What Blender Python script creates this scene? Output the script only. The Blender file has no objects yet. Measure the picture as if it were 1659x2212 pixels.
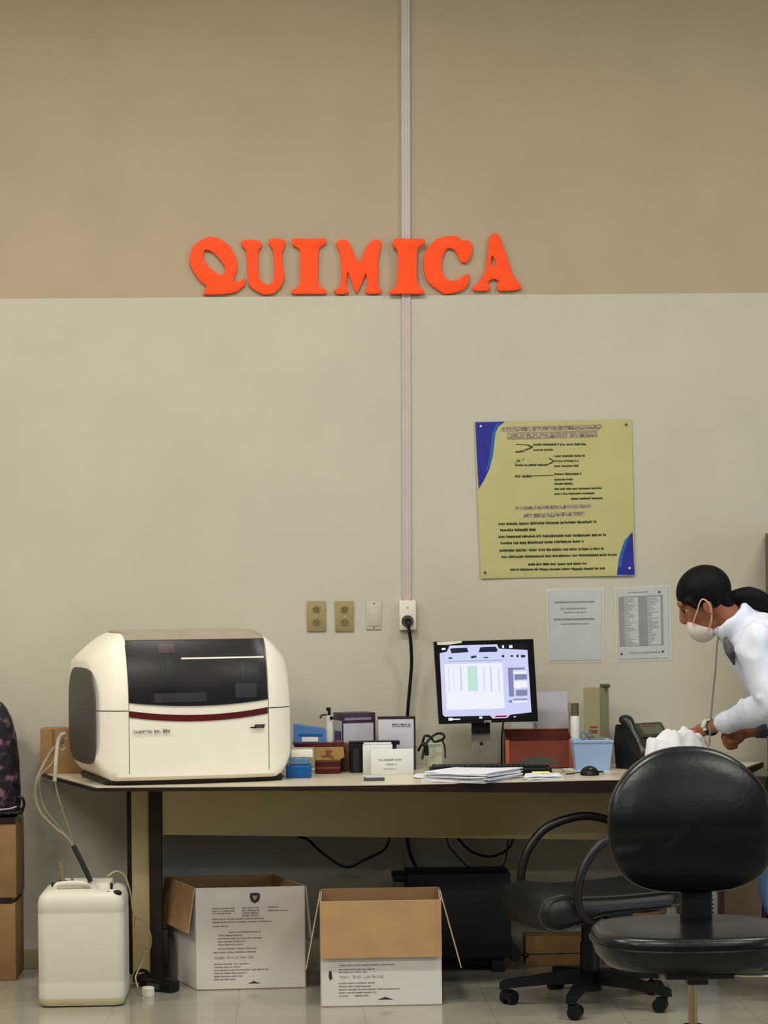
import bpy, bmesh, math, random
from math import sin, cos, pi, radians, sqrt
from mathutils import Vector, Matrix, noise
random.seed(7)
C = bpy.context.scene.collection
V = Vector
# ---------------------------------------------------------------- camera model
W_, H_ = 1659.0, 2212.0
FPX = 4860.0; D0 = 9.0; HC = 1.50; HY = 1269.0; CXP = 829.5
YAW = radians(2.4); ROLL = radians(0.6)
CAM = V((-D0*math.tan(YAW), -D0, HC))
FW = V((sin(YAW), cos(YAW), 0)); R0 = V((cos(YAW), -sin(YAW), 0)); ZZ = V((0, 0, 1))
RR = R0*cos(ROLL) - ZZ*sin(ROLL); UU = R0*sin(ROLL) + ZZ*cos(ROLL)
def ray(px, py): return FW*FPX + RR*(px-CXP) + UU*(HY-py)
def atY(px, py, Y):
    d = ray(px, py); return CAM + d*((Y-CAM.y)/d.y)
def atZ(px, py, z):
    d = ray(px, py); return CAM + d*((z-CAM.z)/d.z)
def S(Y): return FPX/(Y-CAM.y)          # pixels per metre at depth plane Y
cam = bpy.data.cameras.new('camera'); camo = bpy.data.objects.new('camera', cam); C.objects.link(camo)
camo.location = CAM
M = Matrix((RR, UU, -FW)).transposed().to_4x4(); M.translation = CAM
camo.matrix_world = M
cam.sensor_fit = 'VERTICAL'; cam.sensor_height = 24.0; cam.lens = FPX/H_*24.0
cam.shift_y = (HY-H_/2)/H_
cam.clip_end = 100
bpy.context.scene.camera = camo
# ---------------------------------------------------------------- materials
def lin(c):
    return tuple(((x/255)/12.92 if x/255 <= .04045 else ((x/255+.055)/1.055)**2.4) for x in c)
MATS = {}
def mat(name, col, rough=.6, metal=0, var=.06, scale=12, bump=0, bscale=60, coat=0, trans=0, alpha=1, emit=0, sub=0, spec=.5, col2=None, ior=1.45):
    if name in MATS: return MATS[name]
    m = bpy.data.materials.new(name); m.use_nodes = True; nt = m.node_tree
    b = nt.nodes['Principled BSDF']; L = nt.links
    c = lin(col)
    b.inputs['Roughness'].default_value = rough; b.inputs['Metallic'].default_value = metal
    b.inputs['Specular IOR Level'].default_value = spec
    b.inputs['Coat Weight'].default_value = coat; b.inputs['Transmission Weight'].default_value = trans
    b.inputs['Alpha'].default_value = alpha; b.inputs['IOR'].default_value = ior
    tc = nt.nodes.new('ShaderNodeTexCoord')
    n = nt.nodes.new('ShaderNodeTexNoise'); n.inputs['Scale'].default_value = scale; n.inputs['Detail'].default_value = 4
    L.new(tc.outputs['Object'], n.inputs['Vector'])
    r = nt.nodes.new('ShaderNodeValToRGB')
    c2 = lin(col2) if col2 else c
    r.color_ramp.elements[0].position = .3; r.color_ramp.elements[1].position = .7
    r.color_ramp.elements[0].color = (*[max(0, x*(1-var)) for x in c], 1)
    r.color_ramp.elements[1].color = (*[min(1, x*(1+var)) for x in c2], 1)
    L.new(n.outputs['Fac'], r.inputs['Fac']); L.new(r.outputs['Color'], b.inputs['Base Color'])
    if emit:
        L.new(r.outputs['Color'], b.inputs['Emission Color']); b.inputs['Emission Strength'].default_value = emit
    if sub:
        b.inputs['Subsurface Weight'].default_value = sub; b.inputs['Subsurface Radius'].default_value = (.02, .01, .006)
    if bump:
        n2 = nt.nodes.new('ShaderNodeTexNoise'); n2.inputs['Scale'].default_value = bscale; n2.inputs['Detail'].default_value = 3
        L.new(tc.outputs['Object'], n2.inputs['Vector'])
        bp = nt.nodes.new('ShaderNodeBump'); bp.inputs['Strength'].default_value = bump; bp.inputs['Distance'].default_value = .01
        L.new(n2.outputs['Fac'], bp.inputs['Height']); L.new(bp.outputs['Normal'], b.inputs['Normal'])
    MATS[name] = m; return m
# ---------------------------------------------------------------- bmesh helpers
def BM(): return bmesh.new()
def box(bm, lo, hi, bev=0, seg=2, T=None, mi=0):
    lo, hi = V(lo), V(hi); t = bmesh.new()
    bmesh.ops.create_cube(t, size=1)
    for v in t.verts: v.co = V(((v.co.x+.5)*(hi.x-lo.x)+lo.x, (v.co.y+.5)*(hi.y-lo.y)+lo.y, (v.co.z+.5)*(hi.z-lo.z)+lo.z))
    if bev: bmesh.ops.bevel(t, geom=t.edges[:], offset=bev, segments=seg, profile=.5, affect='EDGES')
    merge(bm, t, T, mi)
def merge(bm, t, T=None, mi=None):
    if T is not None: bmesh.ops.transform(t, matrix=T, verts=t.verts)
    mp = {}
    for v in t.verts: mp[v] = bm.verts.new(v.co)
    for f in t.faces:
        try:
            nf = bm.faces.new([mp[v] for v in f.verts]); nf.material_index = f.material_index if mi is None else mi
        except ValueError: pass
    t.free()
def frame(d):
    d = d.normalized(); a = V((0, 0, 1)) if abs(d.z) < .9 else V((1, 0, 0))
    x = d.cross(a).normalized(); return x, x.cross(d).normalized()
def loft(bm, rings, cap=True, closed=True, mi=0):
    vs = [[bm.verts.new(p) for p in r] for r in rings]; n = len(rings[0])
    for i in range(len(vs)-1):
        for j in range(n if closed else n-1):
            k = (j+1) % n
            f = bm.faces.new((vs[i][j], vs[i][k], vs[i+1][k], vs[i+1][j])); f.material_index = mi
    if cap:
        f = bm.faces.new(vs[0][::-1]); f.material_index = mi
        f = bm.faces.new(vs[-1]); f.material_index = mi
def smooth_path(pts, n=8):
    pts = [V(p) for p in pts]
    if len(pts) < 3: return pts
    out = []; P = [pts[0]*2-pts[1]]+pts+[pts[-1]*2-pts[-2]]
    for i in range(1, len(P)-2):
        for k in range(n):
            t = k/n; a, b, c, d = P[i-1], P[i], P[i+1], P[i+2]
            out.append(.5*((2*b)+(c-a)*t+(2*a-5*b+4*c-d)*t*t+(3*b-a-3*c+d)*t**3))
    out.append(pts[-1]); return out
def tube(bm, pts, r, n=10, smooth=True, sub=8, mi=0, flat=1.0, cap=True):
    m = len(pts)
    rs = r if isinstance(r, (list, tuple)) else [r]*m
    if smooth and m > 2:
        q = smooth_path([(*p, ) for p in pts], sub)
        rr = []
        for i in range(m-1):
            for k in range(sub): rr.append(rs[i]+(rs[i+1]-rs[i])*k/sub)
        rr.append(rs[-1]); pts, rs = q, rr
    pts = [V(p) for p in pts]; rings = []
    x = None
    for i, p in enumerate(pts):
        d = (pts[min(i+1, len(pts)-1)]-pts[max(i-1, 0)])
        if d.length < 1e-9: d = V((0, 0, 1))
        d.normalize()
        if x is None: x, y = frame(d)
        else:
            x = (x-d*x.dot(d)); x = x.normalized() if x.length > 1e-6 else frame(d)[0]; y = x.cross(d).normalized()
        rings.append([p+x*cos(2*pi*k/n)*rs[i]+y*sin(2*pi*k/n)*rs[i]*flat for k in range(n)])
    loft(bm, rings, cap, True, mi)
def cyl(bm, p, r, h, n=24, r2=None, axis=(0, 0, 1), mi=0):
    a = V(axis).normalized(); tube(bm, [V(p), V(p)+a*h], [r, r if r2 is None else r2], n, False, mi=mi)
def lathe(bm, c, prof, n=28, axis=None):
    c = V(c); rings = []
    for r, z in prof:
        rings.append([c+V((cos(2*pi*k/n)*r, sin(2*pi*k/n)*r, z)) for k in range(n)])
    loft(bm, rings)
def ell(bm, c, r, T=None, u=20, v=14, mi=0):
    t = bmesh.new(); bmesh.ops.create_uvsphere(t, u_segments=u, v_segments=v, radius=1)
    for w in t.verts: w.co = V((w.co.x*r[0], w.co.y*r[1], w.co.z*r[2]))
    M = Matrix.Translation(V(c)) @ (T if T is not None else Matrix())
    merge(bm, t, M, mi)
def prism(bm, poly, ext, mi=0):
    """poly: 3D points (planar), ext: vector"""
    a = [bm.verts.new(V(p)) for p in poly]; b = [bm.verts.new(V(p)+V(ext)) for p in poly]
    n = len(a)
    f1 = bm.faces.new(a[::-1]); f2 = bm.faces.new(b); fs = [f1, f2]
    for i in range(n): fs.append(bm.faces.new((a[i], a[(i+1) % n], b[(i+1) % n], b[i])))
    for f in fs: f.material_index = mi
# ---------------------------------------------------------------- object helpers
BASE = {}
def RZ(loc, rot): return Matrix.Translation(V(loc)) @ Matrix.Rotation(rot, 4, 'Z')
def tag(o, label=None, cat=None, group=None, kind=None):
    if label: o['label'] = label
    if cat: o['category'] = cat
    if group: o['group'] = group
    if kind: o['kind'] = kind
    return o
def thing(name, label, cat, loc, rot=0, group=None):
    o = bpy.data.objects.new(name, None); C.objects.link(o); o.empty_display_size = .05
    o.location = V(loc); o.rotation_euler = (0, 0, rot); BASE[o.name] = RZ(loc, rot)
    return tag(o, label, cat, group)
def obj(name, bm, m, parent=None, ang=35, label=None, local=False, recalc=True, smooth=True):
    """links bm (world coordinates unless local) as one mesh"""
    if recalc: bmesh.ops.recalc_face_normals(bm, faces=bm.faces)
    me = bpy.data.meshes.new(name)
    if parent is not None:
        p = parent
        while p.parent: p = p.parent
        B = BASE[p.name]
        if not local: bmesh.ops.transform(bm, matrix=B.inverted(), verts=bm.verts)
        loc = V((0, 0, 0))
    else:
        xs = [v.co for v in bm.verts]
        loc = V(((min(v.x for v in xs)+max(v.x for v in xs))/2, (min(v.y for v in xs)+max(v.y for v in xs))/2, min(v.z for v in xs)))
        bmesh.ops.translate(bm, vec=-loc, verts=bm.verts)
    bm.to_mesh(me); bm.free()
    for x in (m if isinstance(m, list) else [m]): me.materials.append(x)
    if smooth:
        me.shade_smooth(); me.set_sharp_from_angle(angle=radians(ang))
    o = bpy.data.objects.new(name, me); C.objects.link(o); o.location = loc
    if parent is not None: o.parent = parent
    if parent is None: BASE[o.name] = Matrix.Translation(loc)
    if label: o['label'] = label
    return o
def struct(name, bm, m, parent=None, **k):
    o = obj(name, bm, m, parent, **k)
    if parent is None: o['kind'] = 'structure'
    return o
def remeshed(name, bm, m, parent, voxel=.006, smooth=6, fac=.5):
    """joins overlapping volumes into one continuous skin"""
    bmesh.ops.recalc_face_normals(bm, faces=bm.faces)
    p = parent
    while p.parent: p = p.parent
    bmesh.ops.transform(bm, matrix=BASE[p.name].inverted(), verts=bm.verts)
    me = bpy.data.meshes.new('tmp'); bm.to_mesh(me); bm.free()
    t = bpy.data.objects.new('tmp', me); C.objects.link(t)
    r = t.modifiers.new('r', 'REMESH'); r.mode = 'VOXEL'; r.voxel_size = voxel
    s = t.modifiers.new('s', 'SMOOTH'); s.iterations = smooth; s.factor = fac
    dg = bpy.context.evaluated_depsgraph_get(); dg.update()
    nm = bpy.data.meshes.new_from_object(t.evaluated_get(dg)); nm.name = name
    bpy.data.objects.remove(t)
    nm.materials.clear(); nm.materials.append(m); nm.shade_smooth()
    o = bpy.data.objects.new(name, nm); C.objects.link(o); o.parent = parent
    return o
# ---------------------------------------------------------------- flat print helpers
class Quad:
    """a flat panel given by its corners tl,tr,bl,br; a to the right, b downwards, 0..1"""
    def __init__(s, tl, tr, bl, br):
        s.c = [V(tl), V(tr), V(bl), V(br)]; s.n = (s.c[2]-s.c[0]).cross(s.c[1]-s.c[0]).normalized()
        if s.n.y > 0 and abs(s.n.y) > .2: s.n = -s.n
    def p(s, a, b, off=0):
        tl, tr, bl, br = s.c
        return (tl*(1-a)+tr*a)*(1-b)+(bl*(1-a)+br*a)*b+s.n*off
    def w(s): return (s.c[1]-s.c[0]).length
    def h(s): return (s.c[2]-s.c[0]).length
def qY(x0, y0, x1, y1, Y): return Quad(atY(x0, y0, Y), atY(x1, y0, Y), atY(x0, y1, Y), atY(x1, y1, Y))
def q4(a, b, c, d, Y): return Quad(*[atY(p[0], p[1], Y) for p in (a, b, c, d)])
def patch(bm, q, a0, b0, a1, b1, off=.0008, mi=0, th=.0006):
    P = [q.p(a0, b0, off), q.p(a1, b0, off), q.p(a1, b1, off), q.p(a0, b1, off)]
    prism(bm, P, -q.n*th, mi)
def slab(bm, q, th, mi=0):
    P = [q.p(0, 0), q.p(1, 0), q.p(1, 1), q.p(0, 1)]; prism(bm, P, -q.n*th, mi)
def strokes(bm, q, a0, b0, a1, b1, off=.0012, mi=0, bold=1.0, fill=1.0, seed=1):
    """a line of small print that cannot be read: little stems, bars and gaps"""
    rnd = random.Random(seed); h = (b1-b0); cw = h*q.h()/q.w()*.62; a = a0; k = 0; wl = rnd.randint(4, 9)
    while a < a1-cw*.6:
        if k >= wl: a += cw*.7; k = 0; wl = rnd.randint(3, 10); continue
        t = .26*bold; st = cw*t; x1 = a+cw*.78; sh = rnd.random()
        top = b0+(0 if sh > .7 or k == 0 else h*.25); bot = b1
        patch(bm, q, a, top, a+st, bot, off, mi, .0002)
        if rnd.random() < .75: patch(bm, q, x1-st, b0+h*.25, x1, bot, off, mi, .0002)
        for yy in ((b0+h*.25, ), (bot-h*t*.9, ), (b0+h*.55, )):
            if rnd.random() < .6*fill: patch(bm, q, a, yy[0], x1, yy[0]+h*t*.8, off, mi, .0002)
        a += cw; k += 1
TZ = .785    # table top height
def pbox(bm, x0, y0, x1, y1, Y, dep, bev=0, zb=None, mi=0, seg=2):
    ym = (y0+y1)/2
    a = atY(x0, ym, Y).x; b = atY(x1, ym, Y).x; zt = atY((x0+x1)/2, y0, Y).z
    z0 = atY((x0+x1)/2, y1, Y).z if zb is None else zb
    box(bm, (a, Y, z0), (b, Y+dep, zt), bev, seg, None, mi)
    return a, b, z0, zt
def tY(px, py): return min(atZ(px, py, TZ).y, -.17)
def fY(px, py): return atZ(px, py, 0).y
def poly_patch(bm, q, ab, off=.001, mi=0, th=.0005):
    prism(bm, [q.p(a, b, off) for a, b in ab], -q.n*th, mi)
# ------------------------------------------------------------ room
m_wlow = mat('cream_wall_paint', (186, 181, 166), .75, var=.035, scale=3, bump=.12, bscale=180)
m_wup = mat('tan_wall_paint', (168, 154, 130), .8, var=.04, scale=3, bump=.12, bscale=180)
m_ceil = mat('ceiling_paint', (225, 220, 208), .9)
m_side = mat('side_wall_paint', (150, 144, 130), .8)
m_base = mat('baseboard_tile', (150, 138, 112), .45)
XL, XR, YB, ZC = -5.5, 5.5, -12.0, 4.7
zp = (atY(0, 646, 0).z+atY(1659, 633, 0).z)/2
def wallmesh():
    bm = BM()
    xs = [XL+i*(XR-XL)/10 for i in range(11)]
    zl = atY(0, 645.5, 0).z; zr = atY(1659, 632.5, 0).z; xl = atY(0, 645, 0).x; xr = atY(1659, 632, 0).x
    f = lambda x: zl+(zr-zl)*(x-xl)/(xr-xl)
    # lower coat stands 6 mm proud of the upper wall
    prism(bm, [(XL, 0, 0), (XR, 0, 0), (XR, 0, f(XR)), (XL, 0, f(XL))], (0, .12, 0), 0)
    prism(bm, [(XL, .006, f(XL)), (XR, .006, f(XR)), (XR, .006, ZC), (XL, .006, ZC)], (0, .114, 0), 1)
    return bm
struct('wall_back', wallmesh(), [m_wlow, m_wup], smooth=False)
bm = BM(); box(bm, (XL-.1, YB, 0), (XL, .12, ZC)); struct('wall_left', bm, m_side, smooth=False)
bm = BM(); box(bm, (XR, YB, 0), (XR+.1, .12, ZC)); struct('wall_right', bm, m_side, smooth=False)
bm = BM(); box(bm, (XL-.1, YB-.1, 0), (XR+.1, YB, ZC)); struct('wall_front', bm, m_side, smooth=False)
bm = BM(); box(bm, (XL-.1, YB-.1, ZC), (XR+.1, .12, ZC+.1)); struct('ceiling', bm, m_ceil, smooth=False)
bm = BM(); box(bm, (XL, -.012, 0), (XR, 0, .078), .003); struct('baseboard_back', bm, m_base)
# floor tiles
mf = mat('floor_tile', (150, 146, 132), .14, var=.07, scale=5, spec=.55, bump=.02, bscale=7)
nt = mf.node_tree; L = nt.links; b = nt.nodes['Principled BSDF']
tc = nt.nodes.new('ShaderNodeTexCoord'); mp = nt.nodes.new('ShaderNodeMapping'); L.new(tc.outputs['Object'], mp.inputs['Vector'])
mp.inputs['Location'].default_value = (.13, .26, 0)
br = nt.nodes.new('ShaderNodeTexBrick'); br.offset = 0; br.inputs['Scale'].default_value = 1
br.inputs['Brick Width'].default_value = .45; br.inputs['Row Height'].default_value = .45; br.inputs['Mortar Size'].default_value = .0022
L.new(mp.outputs['Vector'], br.inputs['Vector'])
old = b.inputs['Base Color'].links[0].from_socket
mx = nt.nodes.new('ShaderNodeMix'); mx.data_type = 'RGBA'
L.new(br.outputs['Fac'], mx.inputs['Factor']); L.new(old, mx.inputs[6]); mx.inputs[7].default_value = (*lin((132, 127, 112)), 1)
L.new(mx.outputs[2], b.inputs['Base Color'])
n3 = nt.nodes.new('ShaderNodeTexNoise'); n3.inputs['Scale'].default_value = 3; L.new(tc.outputs['Object'], n3.inputs['Vector'])
mr = nt.nodes.new('ShaderNodeMapRange'); mr.inputs['To Min'].default_value = .1; mr.inputs['To Max'].default_value = .24
L.new(n3.outputs['Fac'], mr.inputs['Value']); L.new(mr.outputs['Result'], b.inputs['Roughness'])
bm = BM(); box(bm, (XL-.1, YB-.1, -.1), (XR+.1, .12, 0)); struct('floor', bm, mf, smooth=False)
# surface conduit
m_con = mat('conduit_grey', (186, 176, 170), .5)
def conduit():
    bm = BM(); r = []
    pa = atY(879, 1297, 0); pb = atY(875.8, 0, 0); d = (pb-pa); d = d/d.z; pt = pa+d*(ZC-pa.z); hw = .0185
    for p in (pa, pa+d*.004, pa+d*.02, pt):
        s = .55 if p is pa else (.85 if (p-pa).z < .005 else 1)
        pr = [(-1, 0), (-1, -.006), (-.82, -.0095), (-.42, -.0095), (-.34, -.0065), (.34, -.0065), (.42, -.0095), (.82, -.0095), (1, -.006), (1, 0)]
        y0 = .006
        r.append([V((p.x+a*hw*s, (y0 if q == 0 else q), p.z)) for a, q in pr])
    loft(bm, r); return bm
struct('trim_1', conduit(), m_con)
# ------------------------------------------------------------ letters
m_or = mat('orange_foam', (255, 74, 8), .7, var=.07, scale=40, bump=.1, bscale=200)
LT = {
'Q': [[(150,68),(200,80),(240,110),(268,160),(275,205),(262,250),(258,268),(280,270),(308,255),(305,285),(270,312),(225,322),(125,325),(140,290),(110,265),(78,220),(62,180),(70,130),(95,95)],
      [(130,125),(165,135),(200,170),(222,205),(215,238),(190,235),(150,205),(122,165)]],
'U': [[(295,88),(330,80),(375,88),(385,105),(370,130),(368,180),(370,240),(385,270),(410,283),(435,270),(442,230),(440,170),(435,125),(418,100),(420,80),(455,76),(488,85),(485,115),(475,140),(478,200),(485,250),(470,290),(440,318),(400,326),(360,310),(330,285),(322,240),(320,180),(315,130),(298,108)]],
'I': [[(530,76),(600,78),(665,76),(670,95),(640,120),(637,160),(635,260),(645,290),(670,305),(670,322),(600,322),(525,322),(520,308),(545,292),(556,270),(556,180),(555,125),(525,105),(520,90)]],
'M': [[(720,92),(740,82),(770,88),(785,115),(800,150),(818,185),(835,160),(850,120),(868,95),(895,80),(918,90),(915,120),(905,170),(905,240),(905,285),(918,305),(912,320),(865,322),(848,312),(857,285),(852,228),(835,265),(808,318),(785,265),(768,222),(762,285),(772,312),(760,322),(720,322),(708,308),(735,290),(742,250),(740,200),(735,140),(722,110)]],
'I2': [[(985,76),(1050,78),(1108,78),(1112,95),(1082,118),(1078,160),(1078,260),(1090,290),(1112,310),(1100,322),(1030,322),(960,322),(958,308),(985,290),(990,260),(995,180),(990,125),(970,105),(972,88)]],
'C': [[(1215,65),(1260,68),(1280,85),(1310,85),(1325,110),(1322,150),(1300,182),(1275,178),(1262,150),(1245,125),(1215,118),(1195,150),(1188,195),(1195,235),(1220,262),(1260,262),(1285,245),(1310,235),(1310,270),(1290,300),(1255,315),(1205,322),(1165,300),(1130,270),(1112,220),(1112,160),(1130,115),(1165,82)]],
'A': [[(1425,52),(1445,62),(1460,100),(1475,140),(1495,200),(1510,245),(1540,280),(1542,300),(1500,308),(1445,308),(1438,290),(1445,265),(1420,255),(1395,270),(1405,292),(1395,308),(1335,308),(1330,295),(1360,265),(1385,220),(1395,150),(1400,100),(1408,65)],
      [(1415,150),(1430,175),(1432,195),(1408,195)]]}
def closed_smooth(pts, n=4):
    m = len(pts); out = []
    for i in range(m):
        a, b, c, d = [V((*pts[(i+k) % m], 0)) for k in (-1, 0, 1, 2)]
        for k in range(n):
            t = k/n; out.append(.5*((2*b)+(c-a)*t*.7+(2*a-5*b+4*c-d)*t*t*.7+(3*b-a-3*c+d)*t**3*.7) if False else b+((c-a)*.35)*(t-2*t*t+t**3)+(c-b)*(3*t*t-2*t**3)+((d-b)*.35)*(t**3-t*t))
    return out
LAB = {'Q': 'orange foam letter Q, first of the word on the wall', 'U': 'orange foam letter U, between the Q and the first I',
 'I': 'orange foam letter I between the U and the M', 'M': 'orange foam letter M in the middle of the word',
 'I2': 'orange foam letter I stuck over the grey wall conduit', 'C': 'orange foam letter C, between the second I and the A', 'A': 'orange foam letter A, last of the word on the wall'}
for k, loops in LT.items():
    Yl = .006 if k != 'I2' else -.010
    cu = bpy.data.curves.new('t', 'CURVE'); cu.dimensions = '2D'; cu.fill_mode = 'BOTH'
    cu.extrude = .006; cu.bevel_depth = .002; cu.bevel_resolution = 2; cu.offset = -.001
    for lp in loops:
        pp = closed_smooth([(380+x/2.07375, 480+y/2.07375) for x, y in lp])
        w = [atY(p.x, p.y, Yl) for p in pp]
        sp = cu.splines.new('POLY'); sp.points.add(len(w)-1); sp.use_cyclic_u = True
        for i, p in enumerate(w): sp.points[i].co = (p.x, p.z, 0, 1)
    to = bpy.data.objects.new('t', cu); C.objects.link(to)
    dg = bpy.context.evaluated_depsgraph_get(); dg.update()
    me = bpy.data.meshes.new_from_object(to.evaluated_get(dg)); bpy.data.objects.remove(to)
    bm = BM(); bm.from_mesh(me); bmesh.ops.remove_doubles(bm, verts=bm.verts, dist=.00005)
    for v in bm.verts: v.co = V((v.co.x, Yl-.008-v.co.z, v.co.y))
    tag(obj('wall_letter', bm, m_or), LAB[k], 'letter', 'orange letters on the wall')
# ------------------------------------------------------------ outlets
m_ol = mat('tan_plastic_plate', (150, 134, 92), .45); m_oldk = mat('tan_plastic_dark', (120, 106, 70), .5)
m_whp = mat('white_plastic', (222, 218, 205), .4); m_dark = mat('black_plastic', (12, 11, 12), .38, var=.1, spec=.35)
m_slot = mat('slot_black', (20, 18, 15), .8)
def outlet(x0, y0, x1, y1, lab, sw):
    a = atY(x0, y0, 0); b = atY(x1, y1, 0); c = (a+b)/2
    t = thing('wall_outlet', lab, 'outlet', (c.x, 0, b.z), 0, 'tan outlet plates')
    bm = BM(); pbox(bm, x0, y0, x1, y1, -.007, .007, .003); obj('cover_plate', bm, m_ol, t)
    for k, zz in enumerate((.26, .68)):
        z = a.z+(b.z-a.z)*(zz+.02)
        bm = BM(); 
        tube(bm, [(c.x, -.006, z), (c.x, -.0095, z)], .016, 20, False); bm.verts.ensure_lookup_table()
        for v in bm.verts: v.co.z = z+(v.co.z-z)*.85
        r = obj('receptacle', bm, m_oldk, t)
        bm = BM()
        for dx in (-.006, .006): box(bm, (c.x+dx-.001, -.0102, z-.001), (c.x+dx+.001, -.009, z+.007))
        if not sw or k == 0: cyl(bm, (c.x, -.009, z-.006), .0025, .0012, 10, axis=(0, -1, 0))
        obj('slots', bm, m_slot, r)
    bm = BM(); cyl(bm, (c.x, -.006, (a.z+b.z)/2), .003, .0018, 12, axis=(0, -1, 0)); obj('screw', bm, m_con, t)
outlet(663, 1298, 704, 1364, 'tan duplex outlet plate on the wall, further from the grey conduit', 0)
outlet(724, 1298, 764, 1364, 'tan duplex outlet plate on the wall beside the blank white plate', 1)
t = thing('blank_wall_plate', 'blank cream plate on the wall between tan outlets and conduit', 'wall plate', (atY(807, 1360, 0).x, 0, atY(807, 1360, 0).z))
bm = BM(); pbox(bm, 791, 1299, 824, 1360, -.005, .005, .002); obj('cover_plate', bm, m_wlow, t)
bm = BM(); pbox(bm, 796, 1308, 819, 1352, -.0075, .003, .001); obj('blank_insert', bm, m_wlow, t)
for yy in (1303.5, 1356): bm = BM(); p = atY(808, yy, 0); cyl(bm, (p.x, -.0045, p.z), .0028, .0015, 10, axis=(0, -1, 0)); obj('screw', bm, m_slot, t)
t = thing('power_outlet_box', 'white surface outlet box under the conduit end with a black plug', 'outlet', (atY(881, 1362, 0).x, 0, atY(881, 1362, 0).z))
bm = BM(); pbox(bm, 863, 1297, 899, 1361, -.032, .032, .004); obj('housing', bm, m_whp, t)
bm = BM(); p = atY(879, 1312, 0); cyl(bm, (p.x, -.031, p.z), .0045, .003, 12, axis=(0, -1, 0)); obj('indicator', bm, m_con, t)
bm = BM(); p = atY(881, 1342, -.05)
cyl(bm, (p.x, -.0325, p.z), .0235, .006, 28, axis=(0, -1, 0)); bm2 = bm; obj('socket_ring', bm2, m_dark, t)
# power cable with plug
t = thing('power_cable', 'thick black power cable hanging from the wall socket under the conduit', 'cable', (p.x, -.05, 1.0))
bm = BM(); tube(bm, [(p.x, -.0385, p.z), (p.x, -.05, p.z), (p.x, -.072, p.z)], [.021, .021, .013], 22, False); obj('plug', bm, m_dark, t)
def pathY(*pts): return [atY(*q) for q in pts]
bm = BM(); tube(bm, [V((p.x, -.07, p.z))]+pathY((882, 1350, -.085), (887, 1385, -.07), (889, 1430, -.05), (886, 1475, -.04), (882, 1520, -.04), (880, 1560, -.03), (880, 1640, -.018), (880, 1700, -.016), (882, 1760, -.02), (880, 1815, -.02), (888, 1850, -.025), (905, 1885, -.04)), .0068, 12)
obj('cord', bm, m_dark, t)
# ------------------------------------------------------------ poster
m_py = mat('yellow_poster_paper', (178, 174, 120), .42, var=.05, scale=6, bump=.15, bscale=9)
m_pb = mat('poster_blue', (36, 40, 140), .4, var=.15, scale=8); m_pl = mat('poster_light_blue', (32, 92, 158), .4)
m_pg = mat('poster_grey_print', (142, 130, 112), .6, var=.15, scale=120); m_pk = mat('poster_dark_print', (66, 58, 18), .6)
m_pgl = mat('poster_pale_print', (172, 160, 138), .6)
m_tack = mat('tack_dark', (60, 52, 30), .4)
PC = [(1025.5, 912), (1365, 905.5), (1039, 1250), (1370.5, 1243)]
q = q4(*PC, -.006)
t = thing('wall_poster', 'square yellow poster with blue corners and small dark print on the wall', 'poster', (q.p(.5, 1).x, 0, q.p(.5, 1).z))
bm = BM(); N = 40; g = []
def wr(a, b): # gentle buckling of the sheet
    return .0022*sin(a*5+b*3)+.003*math.exp(-((a-b*.2-.82)**2)*90)*max(0, .5-b)+.004*math.exp(-((b-.965)**2)*700)*.5
for i in range(N+1):
    g.append([bm.verts.new(q.p(i/N, j/N, wr(i/N, j/N))) for j in range(N+1)])
fs = [bm.faces.new((g[i][j], g[i+1][j], g[i+1][j+1], g[i][j+1])) for i in range(N) for j in range(N)]
r = bmesh.ops.extrude_face_region(bm, geom=fs)
for v in r['geom']:
    if isinstance(v, bmesh.types.BMVert): v.co -= q.n*.0008
obj('sheet', bm, m_py, t, ang=60)
def PA(x, y):
    # crop coords -> a,b on the poster
    px = 990+x/4.0463; py = 880+y/4.0463; a, b = .5, .5
    for _ in range(6):
        X = (PC[0][0]*(1-a)+PC[1][0]*a)*(1-b)+(PC[2][0]*(1-a)+PC[3][0]*a)*b
        Y = (PC[0][1]*(1-a)+PC[1][1]*a)*(1-b)+(PC[2][1]*(1-a)+PC[3][1]*a)*b
        a += (px-X)/336; b += (py-Y)/338
    return min(1, max(0, a)), min(1, max(0, b))
def drape(bm, poly, off, mi=0):
    """a printed patch that follows the buckled sheet"""
    c = bmesh.new(); vs = [c.verts.new((a, b, 0)) for a, b in poly]; c.faces.new(vs)
    for k in range(1, 40):
        for no in ((1, 0, 0), (0, 1, 0)):
            bmesh.ops.bisect_plane(c, geom=c.verts[:]+c.edges[:]+c.faces[:], plane_co=(k/40, k/40, 0), plane_no=no)
    for v in c.verts: a, b = v.co.x, v.co.y; v.co = q.p(a, b, wr(a, b)+off)
    merge(bm, c, None, mi)
for lab, big, small in (('a', [(148,128),(405,122),(350,170),(322,230),(312,330),(300,430),(270,540),(222,640),(178,712),(170,600),(160,400)], [(372,135),(348,168),(322,230),(312,330),(300,430),(262,540),(240,560),(272,440),(285,330),(292,230),(330,150)]),
                 ('b', [(1522,1088),(1455,1160),(1425,1240),(1402,1320),(1385,1464),(1540,1464)], [(1500,1115),(1455,1160),(1425,1240),(1402,1320),(1392,1400),(1420,1390),(1440,1290),(1470,1200)])):
    bm = BM(); drape(bm, [PA(*p) for p in big], .0006); drape(bm, [PA(*p) for p in small], .0009, 1)
    obj('corner_motif', bm, [m_pb, m_pl], t, recalc=False)
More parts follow.
